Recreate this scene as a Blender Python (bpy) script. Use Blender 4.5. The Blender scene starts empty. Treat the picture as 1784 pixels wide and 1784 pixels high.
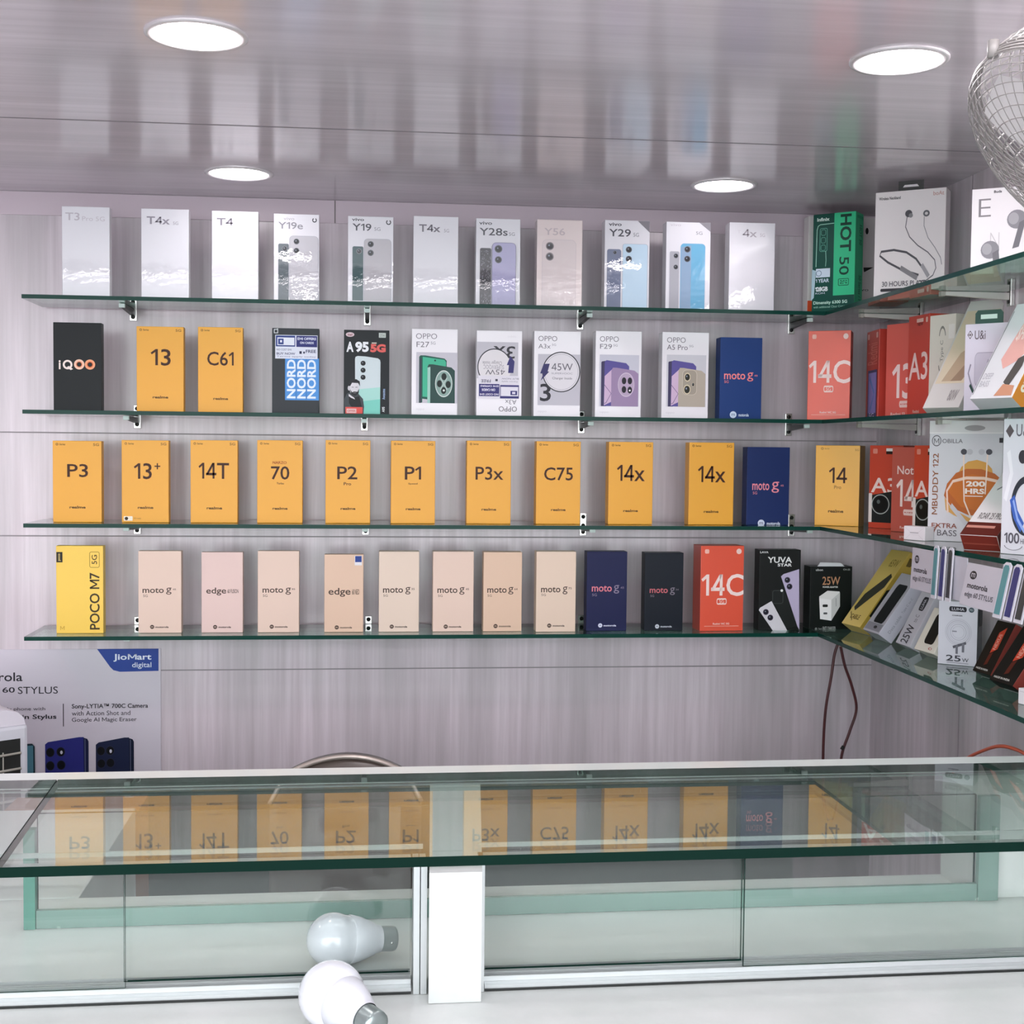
import bpy, bmesh, math, random
from mathutils import Vector, Matrix, noise
random.seed(7)
sc = bpy.context.scene
COL = sc.collection

# ------------------------------------------------------------------ camera
EYE = 1.35                                   # eye height above the floor
F, CPX = 2296.0, 892.0
def _norm(v): return v.normalized()
_d = _norm(Vector((649 - CPX, 781 - CPX, F)))            # the shop's depth direction, seen from the camera
_L = (F * F + 243 ** 2 + 111 ** 2) / 244.1
_r = Vector((649 + _L - CPX, 781 + .010 * _L - CPX, F))
_r = _norm(_r - _d * _r.dot(_d))
_u = _r.cross(_d)
if _u.y > 0: _u = -_u
RW = Matrix(((_r.x, _d.x, _u.x), (_r.y, _d.y, _u.y), (_r.z, _d.z, _u.z)))   # world -> camera (x right, y down, z ahead)
cam = bpy.data.cameras.new('camera')
cam.sensor_width = 36
cam.lens = F / 1784 * 36
cam.clip_start = .02
cam_ob = bpy.data.objects.new('camera', cam)
COL.objects.link(cam_ob)
_m = Matrix((RW[0], -RW[1], -RW[2])).transposed().to_4x4()
_m.translation = (0, 0, EYE)
cam_ob.matrix_world = _m
sc.camera = cam_ob

# ------------------------------------------------------------------ light, exposure
world = bpy.data.worlds.new('world'); sc.world = world; world.use_nodes = True
_bg = world.node_tree.nodes['Background']
_bg.inputs[0].default_value = (.93, .96, 1, 1)
_bg.inputs[1].default_value = 5.0
LAMP = 46.0                                  # strength of each ceiling light's diffuser
sc.view_settings.view_transform = 'Standard'
sc.view_settings.look = 'None'
sc.view_settings.exposure = 0.36
sc.view_settings.gamma = 1
sc.view_settings.use_curve_mapping = False

# ------------------------------------------------------------------ from a point seen in the photo to a place in the shop
def _ray(x, y): return RW.transposed() @ Vector((x - CPX, y - CPX, F))
def atY(x, y, Y):
    v = _ray(x, y); v = v * (Y / v.y); return Vector((v.x, v.y, v.z + EYE))
def atZ(x, y, z):
    v = _ray(x, y); v = v * ((z - EYE) / v.z); return Vector((v.x, v.y, v.z + EYE))
def atX(x, y, X):
    v = _ray(x, y); v = v * (X / v.x); return Vector((v.x, v.y, v.z + EYE))
def ptx(px, Y, z):
    """the point at depth Y and height z that stands in photo column px"""
    z = z - EYE; k = (px - CPX) / F
    a = RW[0][1] * Y + RW[0][2] * z; b = RW[2][1] * Y + RW[2][2] * z
    X = (k * b - a) / (RW[0][0] - k * RW[2][0])
    return Vector((X, Y, z + EYE))

# ------------------------------------------------------------------ materials
def lin(c):
    return c / 12.92 if c <= .04045 else ((c + .055) / 1.055) ** 2.4
def rgb(h):
    h = h.lstrip('#'); return tuple(lin(int(h[i:i + 2], 16) / 255) for i in (0, 2, 4)) + (1,)
_mats = {}
def mat(h, rough=.45, metal=0.0, spec=.5, bump=0.0, bscale=60, coat=0.0):
    key = (h, rough, metal, spec, bump, bscale, coat)
    if key in _mats: return _mats[key]
    m = bpy.data.materials.new('m_' + h.strip('#')); m.use_nodes = True
    nt = m.node_tree; b = nt.nodes['Principled BSDF']
    b.inputs['Base Color'].default_value = rgb(h)
    b.inputs['Roughness'].default_value = rough
    b.inputs['Metallic'].default_value = metal
    b.inputs['Specular IOR Level'].default_value = spec
    if coat:
        b.inputs['Coat Weight'].default_value = coat
        b.inputs['Coat Roughness'].default_value = .02
    if bump:
        tc = nt.nodes.new('ShaderNodeTexCoord'); n = nt.nodes.new('ShaderNodeTexNoise'); bp = nt.nodes.new('ShaderNodeBump')
        n.inputs['Scale'].default_value = bscale; n.inputs['Detail'].default_value = 3
        bp.inputs['Strength'].default_value = bump; bp.inputs['Distance'].default_value = .002
        nt.links.new(tc.outputs['Object'], n.inputs['Vector'])
        nt.links.new(n.outputs['Fac'], bp.inputs['Height'])
        nt.links.new(bp.outputs['Normal'], b.inputs['Coat Normal' if coat else 'Normal'])
    _mats[key] = m
    return m
def emis(h, s):
    m = bpy.data.materials.new('glow'); m.use_nodes = True
    nt = m.node_tree; nt.nodes.clear()
    e = nt.nodes.new('ShaderNodeEmission'); o = nt.nodes.new('ShaderNodeOutputMaterial')
    e.inputs[0].default_value = rgb(h); e.inputs[1].default_value = s
    nt.links.new(e.outputs[0], o.inputs[0]); return m
def grained(name, c0, c1, c2, grain, cloud, rough, spec=.5, bump=.05):
    """laminate sheet: fine streaks along one direction over cloudy patches"""
    m = bpy.data.materials.new(name); m.use_nodes = True
    nt = m.node_tree; N = nt.nodes.new; Lk = nt.links.new; b = nt.nodes['Principled BSDF']
    tc = N('ShaderNodeTexCoord')
    def tex(scale, det):
        mp = N('ShaderNodeMapping'); mp.inputs['Scale'].default_value = scale
        t = N('ShaderNodeTexNoise'); t.inputs['Scale'].default_value = 1; t.inputs['Detail'].default_value = det
        t.inputs['Roughness'].default_value = .65
        Lk(tc.outputs['Object'], mp.inputs['Vector']); Lk(mp.outputs['Vector'], t.inputs['Vector']); return t
    g = tex(grain, 5); k = tex(cloud, 3)
    r1 = N('ShaderNodeValToRGB'); r1.color_ramp.elements[0].position = .33; r1.color_ramp.elements[1].position = .66
    r1.color_ramp.elements[0].color = rgb(c0); r1.color_ramp.elements[1].color = rgb(c1)
    Lk(g.outputs['Fac'], r1.inputs['Fac'])
    r2 = N('ShaderNodeValToRGB'); r2.color_ramp.elements[0].position = .42; r2.color_ramp.elements[1].position = .68
    r2.color_ramp.elements[0].color = (0, 0, 0, 1); r2.color_ramp.elements[1].color = (.65, .65, .65, 1)
    Lk(k.outputs['Fac'], r2.inputs['Fac'])
    mx = N('ShaderNodeMix'); mx.data_type = 'RGBA'
    Lk(r2.outputs['Color'], mx.inputs['Factor']); Lk(r1.outputs['Color'], mx.inputs['A'])
    mx.inputs['B'].default_value = rgb(c2)
    Lk(mx.outputs['Result'], b.inputs['Base Color'])
    b.inputs['Roughness'].default_value = rough; b.inputs['Specular IOR Level'].default_value = spec
    bp = N('ShaderNodeBump'); bp.inputs['Strength'].default_value = bump; bp.inputs['Distance'].default_value = .001
    Lk(g.outputs['Fac'], bp.inputs['Height']); Lk(bp.outputs['Normal'], b.inputs['Normal'])
    return m
def glass(name, tint, rough=.0, dust=0.0):
    """sheet glass: lets light straight through with a green tint, mirrors by Fresnel (Schlick)"""
    m = bpy.data.materials.new(name); m.use_nodes = True
    nt = m.node_tree; nt.nodes.clear(); N = nt.nodes.new; Lk = nt.links.new
    lw = N('ShaderNodeLayerWeight'); lw.inputs['Blend'].default_value = .5
    p = N('ShaderNodeMath'); p.operation = 'POWER'; p.inputs[1].default_value = 5
    q = N('ShaderNodeMath'); q.operation = 'MULTIPLY_ADD'; q.inputs[1].default_value = .96; q.inputs[2].default_value = .04
    Lk(lw.outputs['Facing'], p.inputs[0]); Lk(p.outputs[0], q.inputs[0])
    t = N('ShaderNodeBsdfTransparent'); t.inputs[0].default_value = rgb(tint)
    g = N('ShaderNodeBsdfGlossy'); g.inputs['Roughness'].default_value = rough; g.inputs[0].default_value = (1, 1, 1, 1)
    mx = N('ShaderNodeMixShader'); o = N('ShaderNodeOutputMaterial')
    body = t.outputs[0]
    if dust:                                     # a film of dust and wiping marks over the sheet
        df = N('ShaderNodeBsdfDiffuse'); df.inputs[0].default_value = rgb('#dfe8e4'); m2 = N('ShaderNodeMixShader')
        tc = N('ShaderNodeTexCoord'); n = N('ShaderNodeTexNoise'); n.inputs['Scale'].default_value = 9; n.inputs['Detail'].default_value = 6
        ml = N('ShaderNodeMath'); ml.operation = 'MULTIPLY'; ml.inputs[1].default_value = dust * 2
        Lk(tc.outputs['Object'], n.inputs['Vector']); Lk(n.outputs['Fac'], ml.inputs[0]); Lk(ml.outputs[0], m2.inputs[0])
        Lk(t.outputs[0], m2.inputs[1]); Lk(df.outputs[0], m2.inputs[2]); body = m2.outputs[0]
    Lk(q.outputs[0], mx.inputs[0]); Lk(body, mx.inputs[1]); Lk(g.outputs[0], mx.inputs[2]); Lk(mx.outputs[0], o.inputs[0])
    return m
M_WALL = grained('wall_laminate', '#cbbfc6', '#e0d5dc', '#9f9c9d', (70, 70, 2.2), (6, 6, .7), .2, .5, .03)
M_CEIL = grained('ceiling_laminate', '#d2c9d0', '#e2d9e0', '#c8bfc6', (1.6, 48, 48), (.7, 7, 7), .15, .6, .04)
M_WHITE = grained('white_laminate', '#c2c7c4', '#cccfcd', '#b9beba', (14, 14, 14), (3, 3, 3), .35, .4, .02)
M_GLASS = glass('sheet_glass', '#fcfefd', .01)
M_TOPGLASS = glass('counter_glass', '#f3f9f6', .005, .045)
M_SHELF = glass('shelf_glass', '#c6e2d7', .01)
M_EDGE = mat('#083a31', .2, 0, .12)
M_EDGE2 = mat('#05221b', .3, 0, .08)
M_ALU = mat('#c2c6c6', .35, .6)
M_BLACK = mat('#101412', .4)
M_CHROME = mat('#d5d5d2', .25, .7)

# ------------------------------------------------------------------ object helpers
def tag(o, label=None, cat=None, group=None, kind=None):
    if label: o['label'] = label
    if cat: o['category'] = cat
    if group: o['group'] = group
    if kind: o['kind'] = kind
    return o
def link(name, me, parent=None, mats=()):
    o = bpy.data.objects.new(name, me); COL.objects.link(o)
    for m in mats: me.materials.append(m)
    if parent: o.parent = parent
    return o
def empty(name, loc=(0, 0, 0), rz=0.0):
    o = bpy.data.objects.new(name, None); COL.objects.link(o); o.location = loc; o.rotation_euler = (0, 0, rz)
    o.empty_display_size = .02
    return o
class MB:
    """collects shapes and links them as one mesh object"""
    def __init__(s): s.bm = bmesh.new(); s.mats = []
    def _mi(s, m):
        if m not in s.mats: s.mats.append(m)
        return s.mats.index(m)
    def add(s, verts, faces, m, smooth=False):
        i = s._mi(m); vs = [s.bm.verts.new(v) for v in verts]
        for f in faces:
            try: fc = s.bm.faces.new([vs[k] for k in f])
            except ValueError: continue
            fc.material_index = i; fc.smooth = smooth
        return s
    def box(s, a, b, m, bev=0.0, edge=None):
        x0, y0, z0 = a; x1, y1, z1 = b
        if bev:
            t = bmesh.new(); bmesh.ops.create_cube(t, size=1)
            for v in t.verts: v.co = Vector(((x0 + x1) / 2 + v.co.x * (x1 - x0), (y0 + y1) / 2 + v.co.y * (y1 - y0), (z0 + z1) / 2 + v.co.z * (z1 - z0)))
            bmesh.ops.bevel(t, geom=t.edges[:], offset=bev, segments=2, profile=.6, affect='EDGES', clamp_overlap=True)
            t.verts.index_update()
            s.add([v.co.copy() for v in t.verts], [[v.index for v in f.verts] for f in t.faces], m, False); t.free()
            return s
        v = [(x0, y0, z0), (x1, y0, z0), (x1, y1, z0), (x0, y1, z0), (x0, y0, z1), (x1, y0, z1), (x1, y1, z1), (x0, y1, z1)]
        if edge is None:
            return s.add(v, [(0, 3, 2, 1), (4, 5, 6, 7), (0, 1, 5, 4), (1, 2, 6, 5), (2, 3, 7, 6), (3, 0, 4, 7)], m)
        dims = [x1 - x0, y1 - y0, z1 - z0]; th = dims.index(min(dims))        # a sheet of glass: big faces m, edges edge
        big = {0: [(1, 2, 6, 5), (3, 0, 4, 7)], 1: [(0, 1, 5, 4), (2, 3, 7, 6)], 2: [(0, 3, 2, 1), (4, 5, 6, 7)]}
        for k in range(3):
            s.add(v, big[k], m if k == th else edge)
        return s
    def tube(s, pts, r, m, n=8, closed=False, cap=True):
        pts = [Vector(p) for p in pts]; N = len(pts); rs = r if isinstance(r, (list, tuple)) else [r] * N
        rings = []; up = Vector((0, 0, 1)); prev = None
        for i, p in enumerate(pts):
            a = pts[(i - 1) % N] if (closed or i) else p; b = pts[(i + 1) % N] if (closed or i < N - 1) else p
            t = (b - a).normalized()
            if prev is None:
                x = t.cross(up)
                if x.length < 1e-3: x = t.cross(Vector((1, 0, 0)))
            else: x = prev - t * prev.dot(t)
            x.normalize(); prev = x; y = t.cross(x)
            rings.append([p + (x * math.cos(2 * math.pi * k / n) + y * math.sin(2 * math.pi * k / n)) * rs[i] for k in range(n)])
        vs = [v for ring in rings for v in ring]; fs = []
        for i in range(N if closed else N - 1):
            j = (i + 1) % N
            for k in range(n):
                fs.append((i * n + k, i * n + (k + 1) % n, j * n + (k + 1) % n, j * n + k))
        if cap and not closed: fs += [tuple(range(n - 1, -1, -1)), tuple((N - 1) * n + k for k in range(n))]
        return s.add(vs, fs, m, True)
    def lathe(s, prof, m, axis=Matrix.Identity(4), n=32):
        vs, fs = [], []
        for (r, z) in prof:
            for k in range(n):
                a = 2 * math.pi * k / n; vs.append(axis @ Vector((r * math.cos(a), r * math.sin(a), z)))
        for i in range(len(prof) - 1):
            for k in range(n): fs.append((i * n + k, i * n + (k + 1) % n, (i + 1) * n + (k + 1) % n, (i + 1) * n + k))
        return s.add(vs, fs, m, True)
    def prism(s, pts, y0, y1, m):
        """outline in x-z swept from y0 to y1"""
        n = len(pts); v = [(x, y0, z) for x, z in pts] + [(x, y1, z) for x, z in pts]
        return s.add(v, [tuple(range(n)), tuple(range(2 * n - 1, n - 1, -1))] + [(i, i + n, (i + 1) % n + n, (i + 1) % n) for i in range(n)], m)
    def build(s, name, parent=None):
        bmesh.ops.recalc_face_normals(s.bm, faces=s.bm.faces[:])
        me = bpy.data.meshes.new(name); s.bm.to_mesh(me); s.bm.free()
        return link(name, me, parent, s.mats)
def struct(name, mb, label, cat):
    return tag(mb.build(name), label, cat, kind='structure')

# ------------------------------------------------------------------ lettering
_gl = {}
def _width(s, off):
    v = glyphs(s, off)[0]; return max(p[0] for p in v) - min(p[0] for p in v)
def glyphs(s, off):
    k = (s, off)
    if k not in _gl and any(c in s for c in '14M'):  # numerals one and four drawn stroke by stroke, set letter by letter
        vs, fs, x = [], [], 0.0; w = .082 + 2 * off
        for ch in s:
            o = len(vs)
            if ch == '1':
                h = .69; vs += [(x + .20 - w / 2 + w / 2, 0), (x + .20 + w, 0), (x + .20 + w, h), (x + .20 + .1 * w, h), (x + .02, h - .155), (x + .02 + w * .45, h - .155 - w * .75), (x + .20, h - w * 1.25)]
                fs.append(tuple(o + i for i in range(7))); x += .36
            elif ch == '4':
                h = .69; y0 = .15; q = w * 1.1
                vs += [(x + .34, 0), (x + .34 + w, 0), (x + .34 + w, h), (x + .34, h),
                       (x + .02, y0), (x + .52, y0), (x + .52, y0 + q * .95), (x + .02, y0 + q * .95),
                       (x + .02, y0 + q * .3), (x + .02 + w * 1.15, y0 + q * .3), (x + .34 + w, h), (x + .34 - w * .1, h)]
                fs += [tuple(o + i for i in r) for r in ((0, 1, 2, 3), (4, 5, 6, 7), (8, 9, 10, 11))]; x += .55
            elif ch == 'M':
                h = .69; a, c = x + .07, x + .66
                vs += [(a, 0), (a + w, 0), (a + w, h), (a, h), (c, 0), (c + w, 0), (c + w, h), (c, h),
                       (a, h), (a + w * 1.1, h), (x + .365 + w, .16), (x + .365, .16), (c + w, h), (c - w * .1, h), (x + .365, .16), (x + .365 + w, .16)]
                fs += [tuple(o + i + 4 * q for i in range(4)) for q in range(4)]; x += .80
            elif ch == ' ': x += .25
            else:
                v, f = glyphs(ch, off); adv = _width('H' + ch + 'H', off) - _width('HH', off)
                a, b = glyphs('H' + ch, off)[0], glyphs('H', off)[0]
                hx = max(p[0] for p in b); allx = max(p[0] for p in a); mx = max(p[0] for p in v); h0 = _width('HH', off) - 2 * _width('H', off)
                sh = x + (allx - mx) - hx - h0 / 2
                vs += [(p[0] + sh, p[1]) for p in v]; fs += [tuple(o + i for i in q) for q in f]; x += adv
        _gl[k] = (vs, fs)
    if k not in _gl:
        c = bpy.data.curves.new('lettering', 'FONT'); c.body = s; c.size = 1; c.offset = off; c.resolution_u = 3
        o = bpy.data.objects.new('lettering', c); me = o.to_mesh()
        vs = [(v.co.x, v.co.y) for v in me.vertices]; fs = [tuple(p.vertices) for p in me.polygons]
        o.to_mesh_clear(); bpy.data.objects.remove(o); bpy.data.curves.remove(c)
        _gl[k] = (vs, fs)
    return _gl[k]
class Print:
    """one printed part of a box face: flat ink shapes; coordinates are those of the face's current view"""
    def __init__(s, box, name, label=None):
        s.b = box; s.v = []; s.f = []; s.mi = []; s.mats = []; s.name = name; s.label = label; s.rough = .4
    def _put(s, pts, faces, col):
        m = col if not isinstance(col, str) else (mat(col, .4, 0, .2, *s.b.film) if s.b.film else mat(col, s.rough, 0, .2))
        if m not in s.mats: s.mats.append(m)
        i = s.mats.index(m); o = len(s.v); s.b.k += 1; d = .00025 + .00004 * s.b.k
        for (x, y) in pts: s.v.append(s.b.local(x, y, d))
        for f in faces: s.f.append(tuple(o + q for q in f)); s.mi.append(i)
        return s
    def poly(s, pts, col): return s._put(pts, [tuple(range(len(pts)))], col)
    def rect(s, x0, y0, x1, y1, col, r=0):
        if not r: return s.poly([(x0, y0), (x1, y0), (x1, y1), (x0, y1)], col)
        return s.poly(s._rr(x0, y0, x1, y1, r), col)
    @staticmethod
    def _rr(x0, y0, x1, y1, r, n=5):
        p = []
        for cx, cy, a0 in ((x1 - r, y0 + r, -90), (x1 - r, y1 - r, 0), (x0 + r, y1 - r, 90), (x0 + r, y0 + r, 180)):
            for i in range(n + 1):
                a = math.radians(a0 + 90 * i / n); p.append((cx + r * math.cos(a), cy + r * math.sin(a)))
        return p
    def frame(s, x0, y0, x1, y1, w, col, r=0.01):
        a = s._rr(x0, y0, x1, y1, r); b = s._rr(x0 + w, y0 + w, x1 - w, y1 - w, max(r - w, .005)); n = len(a)
        return s._put(a + b, [(i, (i + 1) % n, n + (i + 1) % n, n + i) for i in range(n)], col)
    def circ(s, cx, cy, rx, col, ry=None, n=20):
        ry = ry or rx
        return s.poly([(cx + rx * math.cos(2 * math.pi * i / n), cy + ry * math.sin(2 * math.pi * i / n)) for i in range(n)], col)
    def ring(s, cx, cy, r, w, col, a0=0, a1=360, ry=None, n=28):
        ry = ry or r; k = ry / r; full = a1 - a0 >= 360; N = n if full else n + 1; p = []
        for R in (r, r - w):
            p += [(cx + R * math.cos(math.radians(a0 + (a1 - a0) * i / n)), cy + R * k * math.sin(math.radians(a0 + (a1 - a0) * i / n))) for i in range(N)]
        return s._put(p, [(i, (i + 1) % N, N + (i + 1) % N, N + i) for i in range(N if full else n)], col)
    def line(s, pts, w, col):
        a, b = [], []
        for i, (x, y) in enumerate(pts):
            x0, y0 = pts[max(i - 1, 0)]; x1, y1 = pts[min(i + 1, len(pts) - 1)]
            dx, dy = x1 - x0, y1 - y0; l = math.hypot(dx, dy) or 1
            a.append((x - dy / l * w / 2, y + dx / l * w / 2)); b.append((x + dy / l * w / 2, y - dx / l * w / 2))
        n = len(a)
        return s._put(a + b, [(i, i + 1, n + i + 1, n + i) for i in range(n - 1)], col)
    def text(s, t, x0, y0, x1, y1, col, rot=0, bold=.0):
        """t fills the rectangle x0..x1, y0 (top)..y1 (bottom); rot: 90 reads upward, -90 downward, 180 upside down"""
        vs, fs = glyphs(t, bold)
        if not vs: return s
        a0 = min(v[0] for v in vs); a1 = max(v[0] for v in vs); b0 = min(v[1] for v in vs); b1 = max(v[1] for v in vs)
        out = []
        for (a, b) in vs:
            u = (a - a0) / (a1 - a0); w = 1 - (b - b0) / (b1 - b0)          # u right, w down
            if rot == 90: u, w = w, 1 - u
            elif rot == -90: u, w = 1 - w, u
            elif rot == 180: u, w = 1 - u, 1 - w
            out.append((x0 + u * (x1 - x0), y0 + w * (y1 - y0)))
        return s._put(out, fs, col)
    def phone(s, x0, y0, x1, y1, col, r, rim='#8b8f96', w=.6, cut=True):
        """a phone pictured on the face, its foot cropped by the picture's edge"""
        p = s._rr(x0, y0, x1, y1, r)
        if cut: p = [(x, y if y < (y0 + y1) / 2 else y1) for x, y in p]
        s.poly(p, rim)
        q = s._rr(x0 + w, y0 + w, x1 - w, y1 - w, max(r - w, .2))
        if cut: q = [(x, y if y < (y0 + y1) / 2 else y1) for x, y in q]
        return s.poly(q, col)
    def lens(s, cx, cy, r, dark='#17191d', rim='#5b6068', ry=None):
        ry = ry or r
        s.circ(cx, cy, r, rim, ry); s.circ(cx, cy, r * .78, dark, ry * .78); return s.circ(cx - r * .2, cy - ry * .2, r * .2, '#8d95a5', ry * .2)
    def done(s):
        me = bpy.data.meshes.new(s.name); me.from_pydata(s.v, [], s.f)
        for i, p in enumerate(me.polygons): p.material_index = s.mi[i]
        me.update()
        o = link(s.name, me, s.b.root, s.mats)
        if s.label: o['label'] = s.label
        return s.b
class Carton:
    """a retail carton: bevelled mesh with its front-bottom edge centred on the origin; +y goes back, +z up the front face"""
    film = None                                     # (bump, scale, coat) of a clear film round the carton
    def __init__(s, name, label, cat, W, H, T, O, U, B, V, col, group=None, side=None, rough=.35, coat=0, bump=0, bev=.0009, bscale=60, both=True):
        s.W, s.H, s.T, s.k = W, H, T, 0
        if isinstance(col, str) and sum(rgb(col)[:3]) < .3: coat = 0; bump = 0; rough = .4; spec = .18       # matt black and navy card
        else: spec = .5
        m = mat(col, rough, 0, spec, bump, bscale, coat) if isinstance(col, str) else col
        ms = mat(side, rough) if side else m
        if coat >= 1: s.film = (bump, bscale, coat)
        bm = bmesh.new(); bmesh.ops.create_cube(bm, size=1)
        for v in bm.verts: v.co = Vector((v.co.x * W, (v.co.y + .5) * T, (v.co.z + .5) * H))
        bmesh.ops.bevel(bm, geom=bm.edges[:], offset=bev, segments=2, profile=.6, affect='EDGES')
        bm.normal_update()
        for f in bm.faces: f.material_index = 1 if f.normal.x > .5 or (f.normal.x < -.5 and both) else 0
        me = bpy.data.meshes.new(name); bm.to_mesh(me); bm.free()
        s.root = link(name, me, None, [m, ms]); tag(s.root, label, cat, group)
        M = Matrix((U, B, V)).transposed().to_4x4(); M.translation = O; s.root.matrix_world = M
        s.view(0, 0, 100 / W, 100 / H)
    def view(s, ax, ay, sx, sy=None, face='front'):
        """(ax, ay) is the face's top-left corner, sx and sy how many units make a metre"""
        s.ax, s.ay, s.sx, s.sy, s.face = ax, ay, sx, sy or sx, face; return s
    def local(s, x, y, d):
        a = (x - s.ax) / s.sx; z = s.H - (y - s.ay) / s.sy
        if s.face == 'front': return (a - s.W / 2, -d, z)
        if s.face == 'right': return (s.W / 2 + d, a, z)
        if s.face == 'bottom': return (a - s.W / 2, s.T - (y - s.ay) / s.sy, -d)
    def part(s, name, label=None): return Print(s, name, label)
SH = [EYE + z for z in (.2745, .0645, -.1445, -.354)]          # tops of the four glass shelves
GL = .0075                                                       # their glass
BY = 2.54
def upright(name, label, cat, rect, shelf, col, group=None, zoom=None, Y0=BY, Y1=None, T=.05, H=None, **k):
    """a carton standing on a shelf; rect = x0, x1, top in the photo; zoom = (ox, oy, scale) of the view its print is measured in"""
    x0, x1, yt = rect; Y1 = Y1 or Y0; zs = SH[shelf] + .0003
    a = ptx(x0, Y0, zs + .07); b = ptx(x1, Y1, zs + .07); a.z = b.z = zs
    U = (b - a).normalized(); W = (b - a).length; V = Vector((0, 0, 1)); B = V.cross(U)
    H = H or atY((x0 + x1) / 2, yt, (Y0 + Y1) / 2).z - zs
    if T >= .045 and not k.get('side'): T = .022 if x1 < 640 else .034
    c = Carton(name, label, cat, W, H, T, (a + b) / 2, U, B, V, col, group, **k)
    if zoom:
        ox, oy, s = zoom; c.view((x0 - ox) * s, (yt - oy) * s, (x1 - x0) * s / W)
    return c
def leaning(name, label, cat, x0, Y0, x1, Y1, top, shelf, T, col, group=None, **k):
    """a carton leaning back: front-bottom edge in photo columns x0, x1 at depths Y0, Y1; top = where its top-left corner shows"""
    zs = SH[shelf] + .0004; t = .3
    for _ in range(12):
        a = ptx(x0, Y0, zs + T * math.sin(t)); b = ptx(x1, Y1, zs + T * math.sin(t)); U = (b - a).normalized()
        n = Vector((0, 0, 1)).cross(U)
        v = _ray(*top); A = a - Vector((0, 0, EYE))                   # A + p Z + q n = s v
        Mx = Matrix(((0, n.x, -v.x), (0, n.y, -v.y), (1, 0, -v.z))); sol = Mx.inverted() @ (-A)
        p, q = sol[0], sol[1]; t = math.atan2(q, p)
    H = math.hypot(p, q); V = (Vector((0, 0, 1)) * p + n * q) / H; B = (n * p - Vector((0, 0, 1)) * q) / H
    return Carton(name, label, cat, (b - a).length, H, T, (a + b) / 2, U, B, V, col, group, **k)

# ================================================================== the room
CEIL, WALLY, RX, LX = EYE + .4915, 2.67, 1.05, -1.9
FY = -.45                                     # where the shop opens to the street
struct('floor', MB().box((LX, FY, -.05), (RX, WALLY, 0), mat('#c2c3c0', .4, bump=.05)), 'pale shop floor behind the glass counter', 'floor')
struct('street_pavement', MB().box((-7, -9, -.12), (7, FY - .001, -.02), mat('#626364', .7)), 'grey street pavement outside the open shop front', 'pavement')
struct('ceiling', MB().box((LX - .1, FY, CEIL), (RX + .1, WALLY + .1, CEIL + .05), M_CEIL)
       .box((LX, 2.075, CEIL - .0006), (RX, 2.078, CEIL), mat('#7d777c', .5)), 'low glossy grey laminate ceiling with round lights', 'ceiling')
w = MB().box((LX - .1, WALLY, 0), (RX + .1, WALLY + .1, CEIL), M_WALL)
for z in (EYE + .0245, EYE - .1785, EYE - .4465):
    w.box((LX, WALLY - .0007, z - .0012), (RX, WALLY, z + .0012), mat('#8d868a', .5))
struct('wall_back', w, 'pinkish grey streaked laminate wall behind the shelves', 'wall')
w = MB().box((RX, FY, 0), (RX + .1, WALLY, CEIL), M_WALL)
for y in (2.25, 1.65): w.box((RX - .0007, y - .001, 0), (RX, y + .001, CEIL), mat('#8d868a', .5))
struct('wall_right', w, 'pinkish grey laminate side wall on the right', 'wall')
struct('wall_left', MB().box((LX - .1, FY, 0), (LX, WALLY, CEIL), M_WALL), 'pinkish grey laminate side wall outside the picture', 'wall')
struct('trim_1', MB().box((-.735, WALLY - .003, EYE + .446), (.99, WALLY, CEIL - .001), mat('#cdbfc8', .35)).box((-.0775, WALLY - .0034, EYE + .446), (-.0755, WALLY - .003, CEIL - .001), mat('#77706f', .6)),
       'pale laminate strip along the top of the back wall', 'trim')
struct('dark_panel_back', MB().box((LX, WALLY - .012, 0), (RX, WALLY, EYE - .665), mat('#26322f', .5, 0, .2)), 'added dark grey green panel over the foot of the back wall', 'dark_panel')  # dark panel added to stand for the dark space behind the counter

# ceiling lights on a regular grid
def ceiling_light(x, y, label, r=.061, power=1.0):
    t = empty('ceiling_light', (x, y, CEIL)); tag(t, label, 'ceiling light', 'round ceiling lights')
    MB().lathe([(r, -.0002), (r, -.002), (r - .002, -.0035), (r - .008, -.0035), (r - .0085, -.001), (r - .009, -.0006)], mat('#d8d4d6', .3, .2), n=48).build('trim_ring', t)
    o = MB().lathe([(.0001, -.0016), (r - .0088, -.0012)], emis('#fff6fb', LAMP * power), n=48).build('light_diffuser', t)
    tag(o, 'glowing white diffuser')
    return t
for (x, y, l) in ((-.2116, 1.629, 'large round ceiling light at the front left of the ceiling'), (.652, 1.612, 'large round ceiling light beside the caged fan'),
                  (-.2407, 2.43, 'round ceiling light above the third white box from the left'), (.641, 2.40, 'round ceiling light above the last plain white box')):
    ceiling_light(x, y, l, power=.3 if y > 2 else 1)
for (x, y, l) in ((-.21, .8, 'round ceiling light over the customer side, middle row'), (.65, .8, 'round ceiling light over the customer side, by the right wall'),
                  (-1.09, 1.62, 'round ceiling light beyond the left edge, above the counter'), (-1.09, 2.42, 'round ceiling light beyond the left edge, near the shelves'),
                  (-1.09, .8, 'round ceiling light beyond the left edge, customer side'),):
    ceiling_light(x, y, l)

# slim linear light across the ceiling above the counter, the one mirrored in the film of the white boxes
t = empty('linear_light', (-.08, 1.29, CEIL)); tag(t, 'slim white linear light across the ceiling above the picture', 'linear light')
MB().box((-.82, -.014, -.018), (.82, .014, -.0004), mat('#d9d9d9', .4), .002).build('housing', t)
tag(MB().box((-.81, -.009, -.021), (.81, .009, -.0182), emis('#fff8fc', 20)).build('light_diffuser', t), 'glowing white strip')

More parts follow.
